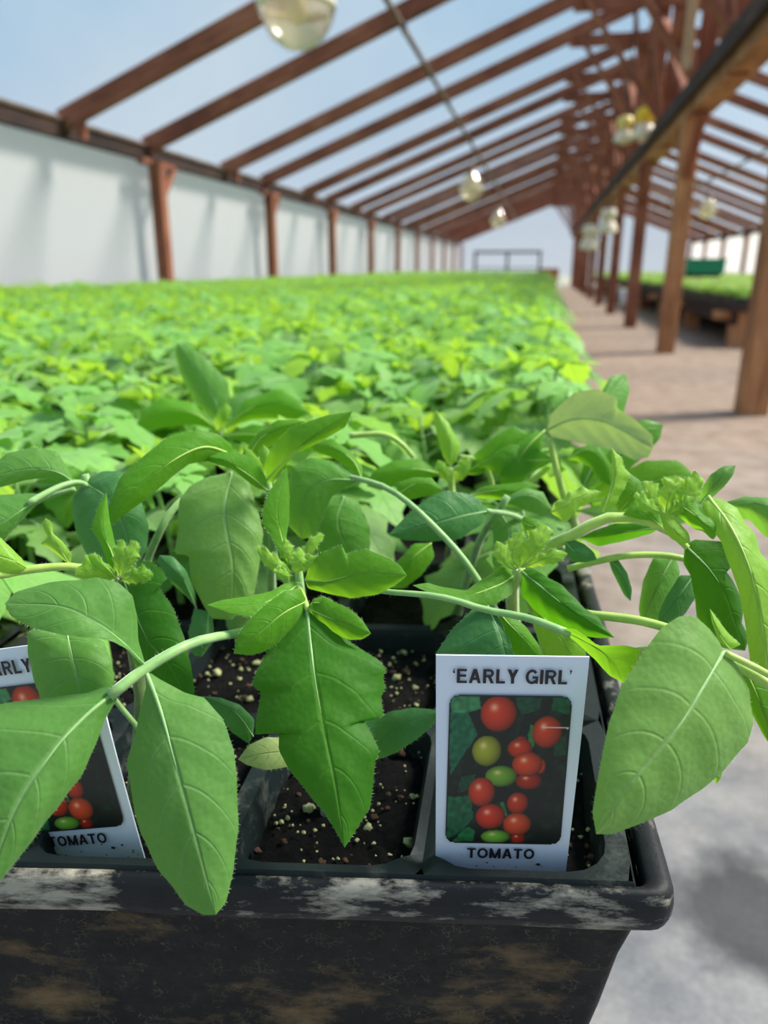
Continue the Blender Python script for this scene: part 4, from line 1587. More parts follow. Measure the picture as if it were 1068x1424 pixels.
p3.leaf('leaf_blue', [(678, 842, .270), (690, 870, .265), (702, 905, .263), (712, 960, .266)],
        [(656, 848), (628, 876), (607, 908), (606, 950)], [(690, 850), (702, 880), (716, 918), (726, 948)], T, dl=.006, dr=.005, bulge=.2)
p3.leaf('leaf_young', [(692, 850, .276), (712, 872, .274), (734, 892, .274), (756, 920, .276)], [(706, 850), (732, 872), (752, 900)], [(694, 872), (708, 900), (728, 925)], None, dl=.003, dr=.003, n=22, m=5)
p3.leaf('leaf_new', [(742, 846, .290), (768, 872, .286), (790, 905, .286), (806, 950, .290)], [(764, 850), (792, 862), (812, 890), (818, 930)], [(742, 872), (756, 905), (780, 940)], None, dl=.003, dr=.003, n=24, m=6)
for mid, L, R in (
    ([(722, 792, .293), (712, 768, .290), (726, 738, .290)], [(708, 782), (702, 760), (712, 744)], [(728, 776), (732, 752)]),
    ([(724, 788, .292), (748, 760, .288), (760, 730, .290)], [(722, 770), (736, 740), (750, 728)], [(742, 776), (764, 752), (768, 738)]),
    ([(718, 794, .292), (700, 778, .288), (690, 752, .289)], [(702, 788), (684, 772)], [(712, 776), (704, 758)]),
    ([(726, 790, .291), (760, 776, .286), (790, 770, .287)], [(742, 774), (772, 762)], [(748, 788), (778, 782)])):
    p3.leaf('leaf_new', mid, L, R, None, dl=.001, dr=.001, n=16, m=4, crinkle=.05, ruffle=.12)

# ---- arching plant at the right
r4 = HERO(.050, .150, -.012)
p4 = Plant(r4, 'tomato plant with thick yellow-green stem arching over the path side of the front tray')
rb = base_px(r4)
p4.stem([rb, (712, 830, .345), (724, 790, .320), (755, 764, .308), (801, 742, .300), (832, 724, .297), (862, 718, .296), (898, 724, .297), (928, 738, .300)], (.0036, .0017), 'stem_y')
p4.stem([(790, 791, .320), (820, 783, .316), (870, 773, .312), (920, 772, .310), (956, 778, .308)], (.0016, .0014), 'stem_y', 'side_stem')
# leaf under the arch
p4.leaf('leaf_deep', [(918, 735, .302), (880, 738, .306), (845, 744, .309), (806, 748, .312)], [(890, 728), (855, 728), (825, 738)], [(905, 742), (874, 751), (832, 760)], None, dl=.001, dr=.006, n=24, m=5)
p4.leaf('leaf_blue', [(786, 754, .300), (800, 768, .297), (816, 772, .296), (830, 778, .298)], [(796, 750), (812, 756), (826, 768)], [(786, 768), (796, 782), (816, 782)], None, dl=.002, dr=.002, n=18, m=5)
# hanging leaves at the right
H4 = p4.stalk([(926, 737, .300), (942, 748, .298), (956, 762, .297)], (.0016, .0013), 'stem_y')
p4.leaf('leaf_deep', [(952, 758, .298), (985, 790, .292), (1008, 825, .289), (1020, 860, .289), (1036, 905, .292)],
        [(950, 783), (960, 800), (966, 830), (969, 862), (985, 890), (1008, 902)], [(966, 750), (1004, 753), (1020, 768), (1027, 782), (1000, 784), (1014, 800), (1023, 814), (1036, 842), (1030, 862), (1042, 888)], H4, dl=.006, dr=.004, bulge=.2, crinkle=.02)
p4.leaf('leaf_blue', [(964, 800, .306), (948, 824, .304), (930, 848, .304), (914, 868, .306)], [(945, 800), (926, 830), (916, 852)], [(968, 830), (950, 858), (930, 868)], None, dl=.003, dr=.003, n=22, m=5)
p4.leaf('leaf_mid', [(938, 770, .322), (922, 800, .320), (905, 836, .321), (892, 868, .325)], [(908, 776), (894, 808), (888, 846)], [(946, 796), (940, 830), (918, 862)], None, dl=.004, dr=.004, n=24, m=6)
p4.leaf('leaf_blue', [(846, 778, .315), (860, 790, .312), (870, 812, .312), (877, 836, .314)], [(858, 776), (872, 796), (879, 820)], [(850, 792), (860, 812), (868, 828)], None, dl=.001, dr=.002, n=18, m=4)
# light toothed leaf falling at the right edge
p4.leaf('leaf_new', [(985, 690, .292), (1018, 735, .280), (1046, 800, .272), (1062, 880, .270), (1070, 960, .272)],
        [(975, 702), (985, 730), (1002, 752), (1016, 790), (1030, 830), (1038, 880), (1044, 930)], [(1004, 694), (1024, 706), (1036, 726), (1050, 742), (1056, 768), (1078, 790), (1090, 850), (1092, 920)], None, dl=.005, dr=.007, bulge=.16, crinkle=.03)
# the folded leaf and the dark toothed leaf by the tip
p4.leaf('leaf_young', [(922, 734, .297), (900, 716, .292), (884, 712, .290), (866, 716, .292)], [(912, 700), (896, 688), (884, 694), (874, 706)], [(906, 724), (888, 722)], None, dl=.003, dr=.001, n=20, m=5)
p4.leaf('leaf_new', [(918, 716, .294), (930, 728, .288), (944, 744, .285), (960, 754, .285)], [(926, 712), (944, 726), (958, 742)], [(922, 734), (934, 750), (950, 757)], None, dl=.002, dr=.003, n=20, m=5)
p4.leaf('leaf_young', [(935, 696, .292), (960, 712, .286), (984, 732, .283), (1002, 738, .284)], [(950, 690), (968, 700), (980, 718), (1000, 728)], [(940, 712), (956, 730), (974, 738), (992, 750)], None, dl=.003, dr=.004, n=24, m=6, ruffle=.08)
# crinkled pale tip
for mid, L, R in (
    ([(925, 715, .296), (905, 692, .294), (897, 668, .296)], [(908, 708), (894, 688), (894, 670)], [(926, 696), (914, 672)]),
    ([(926, 712, .295), (932, 686, .291), (944, 662, .292)], [(914, 692), (924, 664)], [(944, 696), (956, 672)]),
    ([(930, 712, .294), (954, 690, .289), (972, 660, .290)], [(936, 690), (952, 668), (966, 655)], [(954, 708), (976, 686), (978, 666)]),
    ([(924, 714, .293), (900, 704, .289), (880, 690, .290)], [(906, 694), (886, 684)], [(910, 716), (890, 706)]),
    ([(928, 716, .292), (946, 706, .288), (968, 694, .288)], [(936, 700), (956, 688)], [(944, 718), (964, 708)])):
    p4.leaf('leaf_new', mid, L, R, None, dl=.001, dr=.001, n=18, m=4, crinkle=.07, ruffle=.2)
# upright tip leaves over the arch and the toothed leaf at its left
p4.leaf('leaf_new', [(838, 712, .300), (846, 690, .298), (856, 655, .298), (851, 622, .300)], [(834, 702), (850, 680), (850, 648)], [(852, 706), (868, 684), (876, 664), (866, 640)], None, dl=.002, dr=.003, n=22, m=5, ruffle=.1)
p4.leaf('leaf_young', [(860, 712, .302), (876, 694, .300), (884, 676, .300), (872, 656, .303)], [(852, 696), (860, 676)], [(886, 706), (898, 690), (890, 668)], None, dl=.002, dr=.002, n=20, m=5)
p4.leaf('leaf_new', [(766, 712, .301), (786, 702, .297), (810, 690, .297), (838, 684, .299)], [(770, 700), (784, 692), (801, 678), (822, 680)], [(776, 722), (794, 724), (800, 710), (822, 698)], None, dl=.002, dr=.002, n=22, m=5, ruffle=.12)
p4.leaf('leaf_young', [(724, 726, .300), (740, 732, .297), (756, 738, .297), (770, 744, .299)], [(728, 718), (748, 722), (762, 732)], [(728, 740), (742, 748), (758, 750)], None, dl=.002, dr=.002, n=16, m=4)
p4.leaf('leaf_old', [(973, 700, .318), (990, 680, .312), (1006, 660, .310), (1023, 647, .312)], [(972, 684), (988, 660), (1006, 648)], [(988, 694), (1008, 676), (1020, 660)], None, dl=.003, dr=.003, n=22, m=5)
p4.leaf('leaf_old', [(1000, 712, .305), (1030, 700, .296), (1064, 704, .290), (1092, 728, .288)], [(1010, 698), (1036, 690), (1070, 692)], [(1016, 722), (1040, 722), (1066, 748), (1086, 750)], None, dl=.003, dr=.004, n=24, m=6)

# ---- plant whose broad lit leaf hangs over the corner of the tray
r5 = HERO(.022, .052, -.012)
p5 = Plant(r5, 'tomato plant whose broad sunlit leaf hangs over the front corner of the tray')
rb = base_px(r5)
p5.stem([rb, (878, 930, .292), (905, 905, .282), (960, 905, .268), (1012, 920, .256), (1060, 945, .247), (1110, 985, .243)], (.0022, .0018), 'stem_y')
p5.stem([(800, 852, .288), (822, 855, .284), (860, 859, .279), (898, 865, .274), (940, 878, .268), (985, 900, .259)], (.0019, .0017), 'stem_y', 'side_stem')
Y5 = p5.stalk([(1090, 950, .243), (1046, 926, .243), (1008, 908, .243)], (.0013, .0012), 'stem_y')
p5.leaf('leaf_sunlit', [(1006, 907, .243), (977, 957, .234), (949, 1003, .229), (926, 1031, .227), (875, 1092, .224), (829, 1160, .224)],
        [(1000, 888), (984, 872), (966, 857), (945, 857), (920, 873), (896, 905), (871, 943), (847, 1003), (833, 1073), (824, 1129)],
        [(1015, 912), (1026, 925), (1042, 960), (1047, 1006), (1040, 1034), (1008, 1069), (977, 1097), (935, 1126), (892, 1145), (850, 1160)], Y5, dl=.010, dr=.010, bulge=.10, n=56, label='broad leaf lit from behind')
p5.leaf('leaf_new', [(1016, 904, .245), (1004, 888, .244), (994, 868, .244), (987, 846, .246)], [(1000, 892), (990, 866)], [(1030, 896), (1012, 880), (996, 858)], Y5, dl=.002, dr=.002, n=16, m=4)
p5.leaf('leaf_young', [(1030, 920, .252), (1050, 960, .250), (1066, 1000, .250), (1080, 1050, .252)], [(1028, 940), (1044, 990), (1060, 1020)], [(1052, 920), (1080, 950), (1096, 1000)], Y5, dl=.004, dr=.003, n=22, m=6)
p5.leaf('leaf_new', [(1000, 1060, .240), (1000, 1075, .240), (996, 1090, .242)], [(992, 1066), (990, 1080)], [(1006, 1070), (1002, 1084)], Y5, dl=.001, dr=.001, n=10, m=3)

# ---- plant with the spreading crown above the middle
r6 = HERO(.150, .148, -.012)
rb = base_px(r6)
p6 = Plant(r6, 'tomato plant with a spreading crown of lit leaves above the hanging toothed leaf')
p6.stem([rb, (384, 840, .372), (380, 760, .352), (376, 700, .338), (371, 660, .333)], (.0030, .0018))
p6.leaf('leaf_young', [(370, 668, .331), (400, 636, .324), (440, 604, .320), (490, 572, .320)],
        [(368, 645), (375, 626), (401, 597), (431, 585), (457, 577)], [(378, 672), (388, 656), (412, 630), (450, 612), (480, 594)], None, dl=.003, dr=.004, bulge=.14, crinkle=.02)
p6.leaf('leaf_young', [(345, 636, .336), (362, 610, .334), (392, 594, .333), (426, 586, .335)], [(344, 622), (360, 600), (386, 584), (410, 584)], [(352, 642), (374, 622), (400, 600)], None, dl=.002, dr=.003, n=26, m=6)
p6.leaf('leaf_young', [(372, 682, .331), (348, 662, .325), (310, 640, .321), (257, 633, .320)],
        [(370, 664), (349, 634), (320, 628), (290, 629)], [(360, 680), (349, 673), (324, 653), (283, 639)], None, dl=.003, dr=.002, n=30, m=6)
p6.leaf('leaf_young', [(328, 634, .330), (282, 622, .316), (226, 650, .306), (180, 690, .302), (147, 736, .303)],
        [(322, 618), (303, 604), (276, 597), (228, 611), (192, 641), (167, 664), (152, 700)], [(300, 640), (263, 645), (236, 666), (204, 694), (189, 704), (168, 720)], None, dl=.004, dr=.006, bulge=.14, crinkle=.02, n=48)
p6.leaf('leaf_sunlit', [(322, 656, .338), (312, 715, .330), (324, 785, .326), (322, 862, .328)],
        [(290, 663), (264, 676), (249, 692), (248, 734), (243, 770), (262, 772), (266, 809), (283, 842), (295, 860)], [(345, 668), (356, 700), (366, 740), (360, 790), (352, 830)], None, dl=.005, dr=.006, bulge=.2, crinkle=.03, n=48, label='broad pale drooping leaf')
p6.leaf('leaf_new', [(368, 660, .331), (352, 646, .328), (340, 622, .329)], [(352, 656), (336, 636)], [(364, 644), (350, 626)], None, dl=.001, dr=.001, n=14, m=4)
p6.leaf('leaf_new', [(370, 660, .332), (372, 640, .330), (366, 618, .331)], [(362, 648), (360, 628)], [(378, 646), (374, 626)], None, dl=.001, dr=.001, n=14, m=4)
# long arching stalk to the right with its shaded leaf
Q = p6.stalk([(700, 880, .335), (686, 842, .328), (664, 806, .323), (641, 773, .324), (615, 744, .327), (585, 714, .331), (555, 689, .336), (525, 673, .341), (488, 664, .346)], (.0018, .0013))
p6.leaf('leaf_mid', [(498, 668, .345), (455, 668, .344), (425, 690, .345), (420, 750, .352)],
        [(486, 655), (462, 641), (431, 636), (406, 650), (396, 690), (400, 730)], [(484, 676), (462, 690), (450, 715), (438, 745)], Q, dl=.004, dr=.004, bulge=.2)
p6.leaf('leaf_young', [(504, 668, .346), (490, 640, .346), (460, 622, .348), (430, 616, .352)], [(486, 652), (462, 636), (436, 628)], [(504, 650), (488, 628), (461, 610)], Q, dl=.003, dr=.003, n=24, m=6)
p6.leaf('leaf_mid', [(478, 690, .375), (470, 720, .372), (476, 748, .372), (500, 786, .376)], [(440, 694), (430, 730), (440, 768)], [(500, 700), (515, 735), (514, 766)], None, dl=.004, dr=.004, n=26, m=6)
p6.leaf('leaf_young', [(552, 688, .350), (575, 674, .348), (595, 670, .348), (616, 682, .350)], [(552, 672), (575, 664), (600, 664)], [(566, 696), (590, 690), (606, 690)], Q, dl=.003, dr=.002, n=22, m=5)

# ---- plant whose dark leaf lies across the middle
r7 = HERO(.092, .225, -.012)
rb = base_px(r7)
p7 = Plant(r7, 'tomato plant whose smooth dark blue-green leaf points left under the arching stalk')
p7.stem([rb, (664, 760, .40), (690, 716, .372), (706, 690, .366)], (.0028, .0018))
S = p7.stalk([(742, 730, .372), (712, 716, .360), (676, 710, .346)], (.0014, .0011))
p7.leaf('leaf_blue', [(678, 711, .346), (640, 718, .340), (600, 728, .337), (540, 744, .338)],
        [(664, 692), (648, 686), (618, 682), (588, 697), (562, 720)], [(672, 728), (637, 750), (600, 753), (562, 751)], S, dl=.004, dr=.003, bulge=.12, n=40, label='smooth dark blue-green leaf')
p7.leaf('leaf_young', [(600, 755, .36), (575, 775, .357), (560, 800, .358), (545, 818, .36)], [(575, 756), (552, 782), (540, 804)], [(604, 775), (586, 800), (562, 818)], None, dl=.003, dr=.003, n=22, m=5)
p7.leaf('leaf_old', [(690, 705, .366), (708, 735, .362), (706, 765, .362), (690, 800, .366)], [(684, 722), (686, 755), (684, 780)], [(722, 712), (738, 740), (722, 780)], None, dl=.003, dr=.004, n=26, m=6)
p7.leaf('leaf_old', [(700, 704, .37), (720, 690, .366), (745, 690, .366), (770, 712, .37)], [(708, 690), (730, 678), (755, 684)], [(716, 706), (738, 712), (752, 718)], None, dl=.003, dr=.003, n=22, m=5)
p7.leaf('leaf_young', [(650, 690, .38), (690, 682, .372), (722, 684, .37), (752, 676, .372)], [(672, 676), (710, 672), (735, 670)], [(676, 694), (706, 696), (732, 690)], None, dl=.003, dr=.003, n=22, m=5)

# ---- plant at the left edge with the forked leaf
r8 = HERO(.255, .148, -.012)
rb = base_px(r8)
p8 = Plant(r8, 'tomato plant at the left edge with a forked grey-green leaf above the yellow-green side shoot')
p8.stem([rb, (150, 800, .37), (140, 730, .345), (126, 680, .332), (118, 660, .330)], (.0028, .0018))
F8 = p8.stalk([(140, 690, .334), (115, 672, .328), (94, 673, .322), (70, 683, .316), (40, 700, .310)], (.0012, .0014))
p8.leaf('leaf_old', [(60, 688, .315), (34, 707, .309), (0, 728, .304), (-50, 752, .302)], [(44, 686), (0, 688), (-40, 700)], [(54, 698), (30, 724), (0, 756), (-30, 780)], F8, dl=.005, dr=.004, bulge=.16)
p8.leaf('leaf_old', [(104, 671, .326), (78, 656, .320), (40, 652, .316), (-20, 664, .314)], [(96, 655), (80, 628), (50, 622), (10, 630), (-10, 646)], [(94, 671), (68, 664), (34, 668), (0, 678)], F8, dl=.004, dr=.002, bulge=.14)
p8.leaf('leaf_blue', [(116, 671, .330), (148, 692, .324), (172, 730, .321), (186, 790, .324)], [(102, 690), (101, 715), (108, 745), (125, 780), (155, 800)], [(124, 662), (145, 655), (168, 655), (186, 676), (197, 700), (207, 731), (204, 765)], F8, dl=.006, dr=.005, bulge=.16, n=44)
p8.stalk([(190, 830, .35), (206, 776, .345), (222, 740, .342), (236, 714, .343), (258, 692, .347), (280, 690, .35)], (.0022, .0016))
p8.stalk([(30, 708, .35), (70, 690, .346), (104, 680, .345)], .0010)

# ---- mid-distance plants with leaves that can be singled out
r9 = HERO(.030, .335, -.012)
rb = base_px(r9)
p9 = Plant(r9, 'tomato plant at the path side with a pale leaf turned to show its veined underside')
p9.stem([rb, (800, 740, .45), (784, 690, .425), (772, 645, .42), (764, 610, .418)], (.0026, .0017), 'stem_y')
p9.leaf('leaf_pale', [(760, 598, .417), (798, 583, .410), (845, 588, .405), (908, 624, .404)],
        [(764, 578), (777, 565), (798, 546), (830, 541), (859, 553), (856, 566), (883, 583), (908, 606)], [(768, 608), (790, 612), (812, 618), (846, 624), (866, 632), (884, 640), (902, 636)], None, dl=-.004, dr=.006, bulge=.14, n=44, under=True, label='pale leaf showing its underside')
p9.leaf('leaf_young', [(788, 640, .42), (815, 625, .414), (840, 640, .412), (850, 676, .415)], [(800, 622), (832, 618), (852, 650)], [(800, 640), (822, 650), (836, 670)], None, dl=.003, dr=.003, n=24, m=5)
p9.leaf('leaf_young', [(758, 598, .42), (735, 620, .415), (715, 650, .413), (700, 690, .417)], [(735, 604), (706, 630), (694, 665)], [(752, 622), (738, 655), (718, 684)], None, dl=.004, dr=.004, n=26, m=6)
p9.leaf('leaf_young', [(772, 640, .42), (740, 640, .415), (706, 640, .414), (672, 648, .418)], [(745, 622), (710, 618), (685, 632)], [(745, 655), (712, 664), (690, 660)], None, dl=.003, dr=.003, n=26, m=6)
r10 = HERO(.180, .430, -.012)
rb = base_px(r10)
p10 = Plant(r10, 'tomato plant farther back holding one smooth blue-green leaf straight up above the canopy')
p10.stem([rb, (310, 680, .55), (306, 620, .53), (304, 582, .52)], (.0028, .0016))
p10.leaf('leaf_old', [(304, 585, .52), (300, 560, .516), (278, 520, .514), (246, 477, .516)], [(292, 578), (273, 562), (253, 527), (243, 492)], [(312, 578), (321, 555), (317, 531), (298, 510), (273, 487)], None, dl=.006, dr=.004, bulge=.12, label='smooth blue-green leaf held upright')
p10.leaf('leaf_new', [(304, 600, .52), (312, 580, .514), (314, 560, .514)], [(298, 590), (304, 570)], [(318, 586), (322, 568)], None, dl=.002, dr=.002, n=14, m=4)
for mid, L, R in (
    ([(306, 600, .522), (270, 575, .510), (225, 570, .505), (190, 590, .505)], [(270, 560), (225, 552), (200, 570)], [(270, 590), (232, 594), (206, 600)]),
    ([(308, 598, .522), (345, 570, .515), (390, 560, .512), (430, 575, .514)], [(340, 556), (385, 540), (415, 556)], [(350, 584), (390, 582), (412, 584)]),
    ([(304, 610, .52), (270, 610, .508), (240, 620, .505), (215, 650, .506)], [(265, 598), (235, 604), (214, 630)], [(275, 622), (250, 640), (228, 654)]),
    ([(308, 606, .52), (350, 604, .51), (395, 612, .508), (424, 640, .51)], [(350, 590), (398, 596), (420, 620)], [(352, 620), (390, 630), (410, 645)])):
    p10.leaf('leaf_young', mid, L, R, None, dl=.005, dr=.005, n=26, m=6)
r11 = HERO(.105, .335, -.012)
rb = base_px(r11)
p11 = Plant(r11, 'tomato plant with yellow-green stalks curling over behind the smooth dark leaf')
p11.stem([rb, (632, 720, .45), (628, 680, .435), (626, 650, .43)], (.0028, .0018), 'stem_y')
p11.stalk([(486, 606, .43), (532, 604, .427), (558, 617, .426), (575, 636, .428)], (.0018, .0014), 'stem_y')
p11.stalk([(640, 636, .43), (662, 640, .427), (678, 655, .426), (687, 684, .43)], (.0018, .0014), 'stem_y')
p11.stalk([(700, 690, .44), (734, 672, .436), (756, 655, .434), (770, 640, .436)], (.0022, .0018), 'stem_y')
p11.leaf('leaf_new', [(626, 650, .43), (628, 625, .427), (620, 598, .427), (606, 570, .43)], [(616, 634), (608, 606), (604, 588)], [(636, 640), (640, 620), (624, 588)], None, dl=.003, dr=.003, n=22, m=5)
p11.leaf('leaf_new', [(628, 672, .428), (616, 655, .424), (608, 640, .424)], [(616, 668), (604, 652)], [(626, 656), (618, 642)], None, dl=.001, dr=.001, n=14, m=4, ruffle=.15)
p11.leaf('leaf_new', [(632, 672, .428), (644, 655, .424), (650, 634, .424)], [(630, 656), (640, 638)], [(648, 664), (656, 644)], None, dl=.001, dr=.001, n=14, m=4, ruffle=.15)
p11.leaf('leaf_young', [(640, 660, .43), (676, 640, .422), (704, 612, .42), (736, 604, .422)], [(655, 636), (690, 605), (715, 592)], [(668, 660), (704, 636), (726, 620)], None, dl=.004, dr=.003, n=26, m=6)
p11.leaf('leaf_young', [(618, 660, .43), (580, 652, .423), (545, 656, .421), (510, 676, .423)], [(585, 638), (548, 640), (518, 655)], [(588, 666), (556, 674), (530, 682)], None, dl=.004, dr=.003, n=26, m=6)
p9.leaf('leaf_mid', [(800, 690, .43), (850, 650, .422), (890, 600, .42), (922, 590, .422)], [(830, 650), (862, 606), (895, 582)], [(840, 682), (890, 640), (918, 610)], None, dl=.004, dr=.004, n=28, m=6)
p9.leaf('leaf_young', [(800, 700, .43), (860, 690, .415), (920, 664, .41), (966, 662, .412)], [(850, 664), (900, 640), (944, 640)], [(860, 706), (920, 694), (952, 684)], None, dl=.004, dr=.004, n=28, m=6)
p9.leaf('leaf_hazed', [(800, 710, .43), (870, 716, .405), (940, 700, .398), (1000, 706, .40)], [(860, 696), (930, 676), (980, 684)], [(880, 738), (940, 730), (984, 722)], None, dl=.004, dr=.004, n=28, m=6)
p9.leaf('leaf_mid', [(800, 700, .43), (826, 640, .425), (840, 560, .43), (870, 520, .44)], [(812, 640), (822, 570), (850, 522)], [(838, 650), (866, 580), (876, 540)], None, dl=.004, dr=.006, n=28, m=6)

# ------------------------------------------------------------------ the rest of the seedlings
def proc_leaflet(mb, base, d, up, ln, wd, mat, droop=.5, nu=7, nv=2, fold=.25, teeth=True, rnd=random):
    d = d.normalized()
    side = d.cross(up)
    if side.length < 1e-4:
        side = d.orthogonal()
    side.normalize()
    nrm = side.cross(d).normalized()
    K = 2 * nv + 1
    vs, uv = [], []
    ph = rnd.random() * 6.28
    for i in range(nu + 1):
        u = i / nu
        w = wd * (math.sin(math.pi * min(1, u * .94 + .06) ** .82) ** .85) * (1 - .25 * u)
        if teeth and 0 < i < nu:
            w *= 1.0 + (.16 if i % 2 else -.12)
        if i == nu:
            w = 0.0003
        ang = droop * u
        c = base + d * (ln * (math.sin(ang) / droop if droop > .01 else u)) - nrm * (ln * ((1 - math.cos(ang)) / droop if droop > .01 else 0))
        n2 = nrm * math.cos(ang) + d * math.sin(ang)
        for k in range(-nv, nv + 1):
            t = k / nv
            z = fold * abs(t) * w - .25 * w * abs(t) ** 2 + .08 * w * math.sin(u * 15 + ph) * abs(t)
            vs.append(c + side * (t * w) + n2 * z - d * (abs(t) * w * -.18 if teeth else 0))
            uv.append((u, (t + 1) / 2))
    fs = []
    for i in range(nu):
        for k in range(K - 1):
            fs.append((i * K + k, (i + 1) * K + k, (i + 1) * K + k + 1, i * K + k + 1))
    # the winding above faces -n; turn it so the upper face looks up
    fs = [f[::-1] for f in fs]
    mb.add(vs, fs, uv, mat)


def proc_leaf(base, az, elev, ln, size, mat, lod, rnd):
    """a compound leaf: stalk and leaflets; slots 0 leaf, 1 leaf alt, 2 stalk"""
    mb = MB()
    h = Vector((math.cos(az), math.sin(az), 0))
    sd = Vector((-h.y, h.x, 0))
    p = Vector(base)
    pts = [p.copy()]
    n = 6 if lod else 3
    e = elev
    tw = rnd.uniform(-.25, .25)
    for k in range(n):
        e -= (elev + rnd.uniform(.0, .45)) / n
        dirv = h * math.cos(e) + Vector((0, 0, math.sin(e)))
        dirv = dirv + sd * tw * (k / n)
        p = p + dirv.normalized() * (ln / n)
        pts.append(p.copy())
    mb.tube(pts, [.0013 * (1 - .4 * i / n) for i in range(n + 1)], 5 if lod else 3, 2, False)
    nu, nv = (8, 2) if lod else (3, 1)
    tdir = (pts[-1] - pts[-2]).normalized()
    upv = (tdir.cross(sd) * -1).normalized()
    if upv.z < 0:
        upv = -upv
    proc_leaflet(mb, pts[-1], tdir + Vector((0, 0, -.25)), upv, size * rnd.uniform(.9, 1.2), size * .36, mat, rnd.uniform(.3, 1.0), nu, nv, rnd.uniform(.1, .4), bool(lod), rnd)
    for f, sc in ((.55, .78), (.90, .62)) if lod else ((.72, .8),):
        q = f * n
        i = min(n - 1, int(q))
        b = pts[i].lerp(pts[i + 1], q - i)
        t = (pts[i + 1] - pts[i]).normalized()
        for s in (-1, 1):
            dv = t * rnd.uniform(.35, .7) + sd * s + Vector((0, 0, rnd.uniform(-.25, .3)))
            proc_leaflet(mb, b, dv, upv, size * sc * rnd.uniform(.8, 1.15), size * .33 * sc, mat, rnd.uniform(.2, .9), nu, nv, rnd.uniform(.1, .4), bool(lod), rnd)
    return mb


LEAFMATS = ['leaf_sunlit', 'leaf_hazed', 'stem', 'leaf_new', 'leaf_old']


def proc_plant(seed, lod):
    """(stem, [(leaf mesh builder), ...]) of one seedling standing at the origin"""
    rnd = random.Random(seed)
    H = rnd.uniform(.100, .128)
    lean = rnd.uniform(0, 6.28)
    lx = rnd.uniform(.0, .018)
    stem = MB()
    n = 6 if lod else 2
    pts = [Vector((math.cos(lean) * lx * (i / n) ** 1.6, math.sin(lean) * lx * (i / n) ** 1.6, H * i / n)) for i in range(n + 1)]
    stem.tube(pts, [.0026 - .0012 * i / n for i in range(n + 1)], 6 if lod else 3, 2, False)
    leaves = []
    k = 8 if lod else 6
    az = rnd.random() * 6.28
    for i in range(k):
        f = .30 + .66 * i / (k - 1)
        q = f * n
        j = min(n - 1, int(q))
        b = pts[j].lerp(pts[j + 1], q - j)
        az += 2.4 + rnd.uniform(-.3, .3)
        top = i / (k - 1)
        if top < .3:
            mat, ln, sz, el = (4 if rnd.random() < .5 else 0), .040, .046, .55
        elif top < .80:
            mat, ln, sz, el = (1 if rnd.random() < .6 else 0), .054, .058, .85
        else:
            mat, ln, sz, el = (3 if rnd.random() < .4 else 1), .034, .042, 1.15
        leaves.append(proc_leaf(b, az, el + rnd.uniform(-.15, .2), ln * rnd.uniform(.85, 1.15), sz * rnd.uniform(.85, 1.2), mat, lod, rnd))
    tip = MB()
    for i in range(4):
        a = i * 1.7 + rnd.random()
        proc_leaflet(tip, pts[-1], Vector((math.cos(a) * .6, math.sin(a) * .6, 1)), Vector((math.cos(a + 3.14), math.sin(a + 3.14), .4)), .022 * rnd.uniform(.7, 1.2), .006, 3, .5, 6 if lod else 2, 2 if lod else 1, .3, bool(lod), rnd)
    leaves.append(tip)
    return stem, leaves


MATS = [M[k] for k in LEAFMATS]
VARIANTS = []
for s in range(10):
    stem, leaves = proc_plant(100 + s, 1)
    sm = stem.build('stem', MATS, None, True)
    lm = [l.build('leaf', MATS, None, True) for l in leaves]
    whole = MB()
    for q in [stem] + leaves:
        b = len(whole.v)
        whole.v += q.v
        whole.f += [tuple(i + b for i in f) for f in q.f]
        whole.uv += q.uv
        whole.m += q.m
    wm = whole.build('tomato_seedling', MATS, None, True)
    VARIANTS.append((sm.data, [x.data for x in lm], wm.data))
    for x in [sm, wm] + lm:
        bpy.data.objects.remove(x)

USED = set()
cells = []
for i in range(4):
    for j in range(2, 6):
        if (i, j) in ((1, 2), (0, 3), (1, 3), (2, 4)):
            continue
        cells.append(HERO(IA + (i + .5) * PA, IB + (j + .5) * PB, -.012))
for fr in TRAYS:
    for i in range(4):
        for j in range(6):
            cells.append(fr(IA + (i + .5) * PA, IB + (j + .5) * PB, -.012))


def in_view(p, margin=.06):
    x, y, d = base_px(Vector(p) + Vector((0, 0, .12)))
    return d > .1 and -FPX * margin / d < x < 1068 + FPX * margin / d


beside = [c for c in cells if not in_view(c) and in_view(c, .55)]
cells = sorted((c for c in cells if in_view(c)), key=lambda c: (c - _C).length)
# continue the planting as a plain grid past the built trays
LAB = 'leafy tomato seedling in the packed green rows behind the front rows'
GRP = 'tomato seedlings packed on the bench'
near = cells[:275]
rest = cells[275:]
for n_, c in enumerate(near):
    sm, lm, wm = VARIANTS[rng.integers(0, 10)]
    dist = (c - _C).length
    sc = float(rng.uniform(.86, 1.06)) * (1.0 if dist > .62 else .90)
    rz = float(rng.uniform(0, 6.28))
    lean = .022 if c.x > HERO(.06, 0).x - .02 and c.y > .6 else 0.0
    loc = c + Vector((lean * .4 + float(rng.uniform(-.006, .006)), float(rng.uniform(-.006, .006)), 0))
    if n_ < 90:
        e = empty('tomato_seedling', loc, LAB, 'plant', GRP, rz)
        e.scale = (sc, sc, sc)
        for name, me in [('stem', sm)] + [('leaf', x) for x in lm]:
            o = bpy.data.objects.new(name, me)
            COL.objects.link(o)
            o.parent = e
    else:
        o = bpy.data.objects.new('tomato_seedling', wm)
        COL.objects.link(o)
        o.location = loc
        o.rotation_euler = (0, 0, rz)
        o.scale = (sc, sc, sc)
        tag(o, LAB, 'plant', GRP)

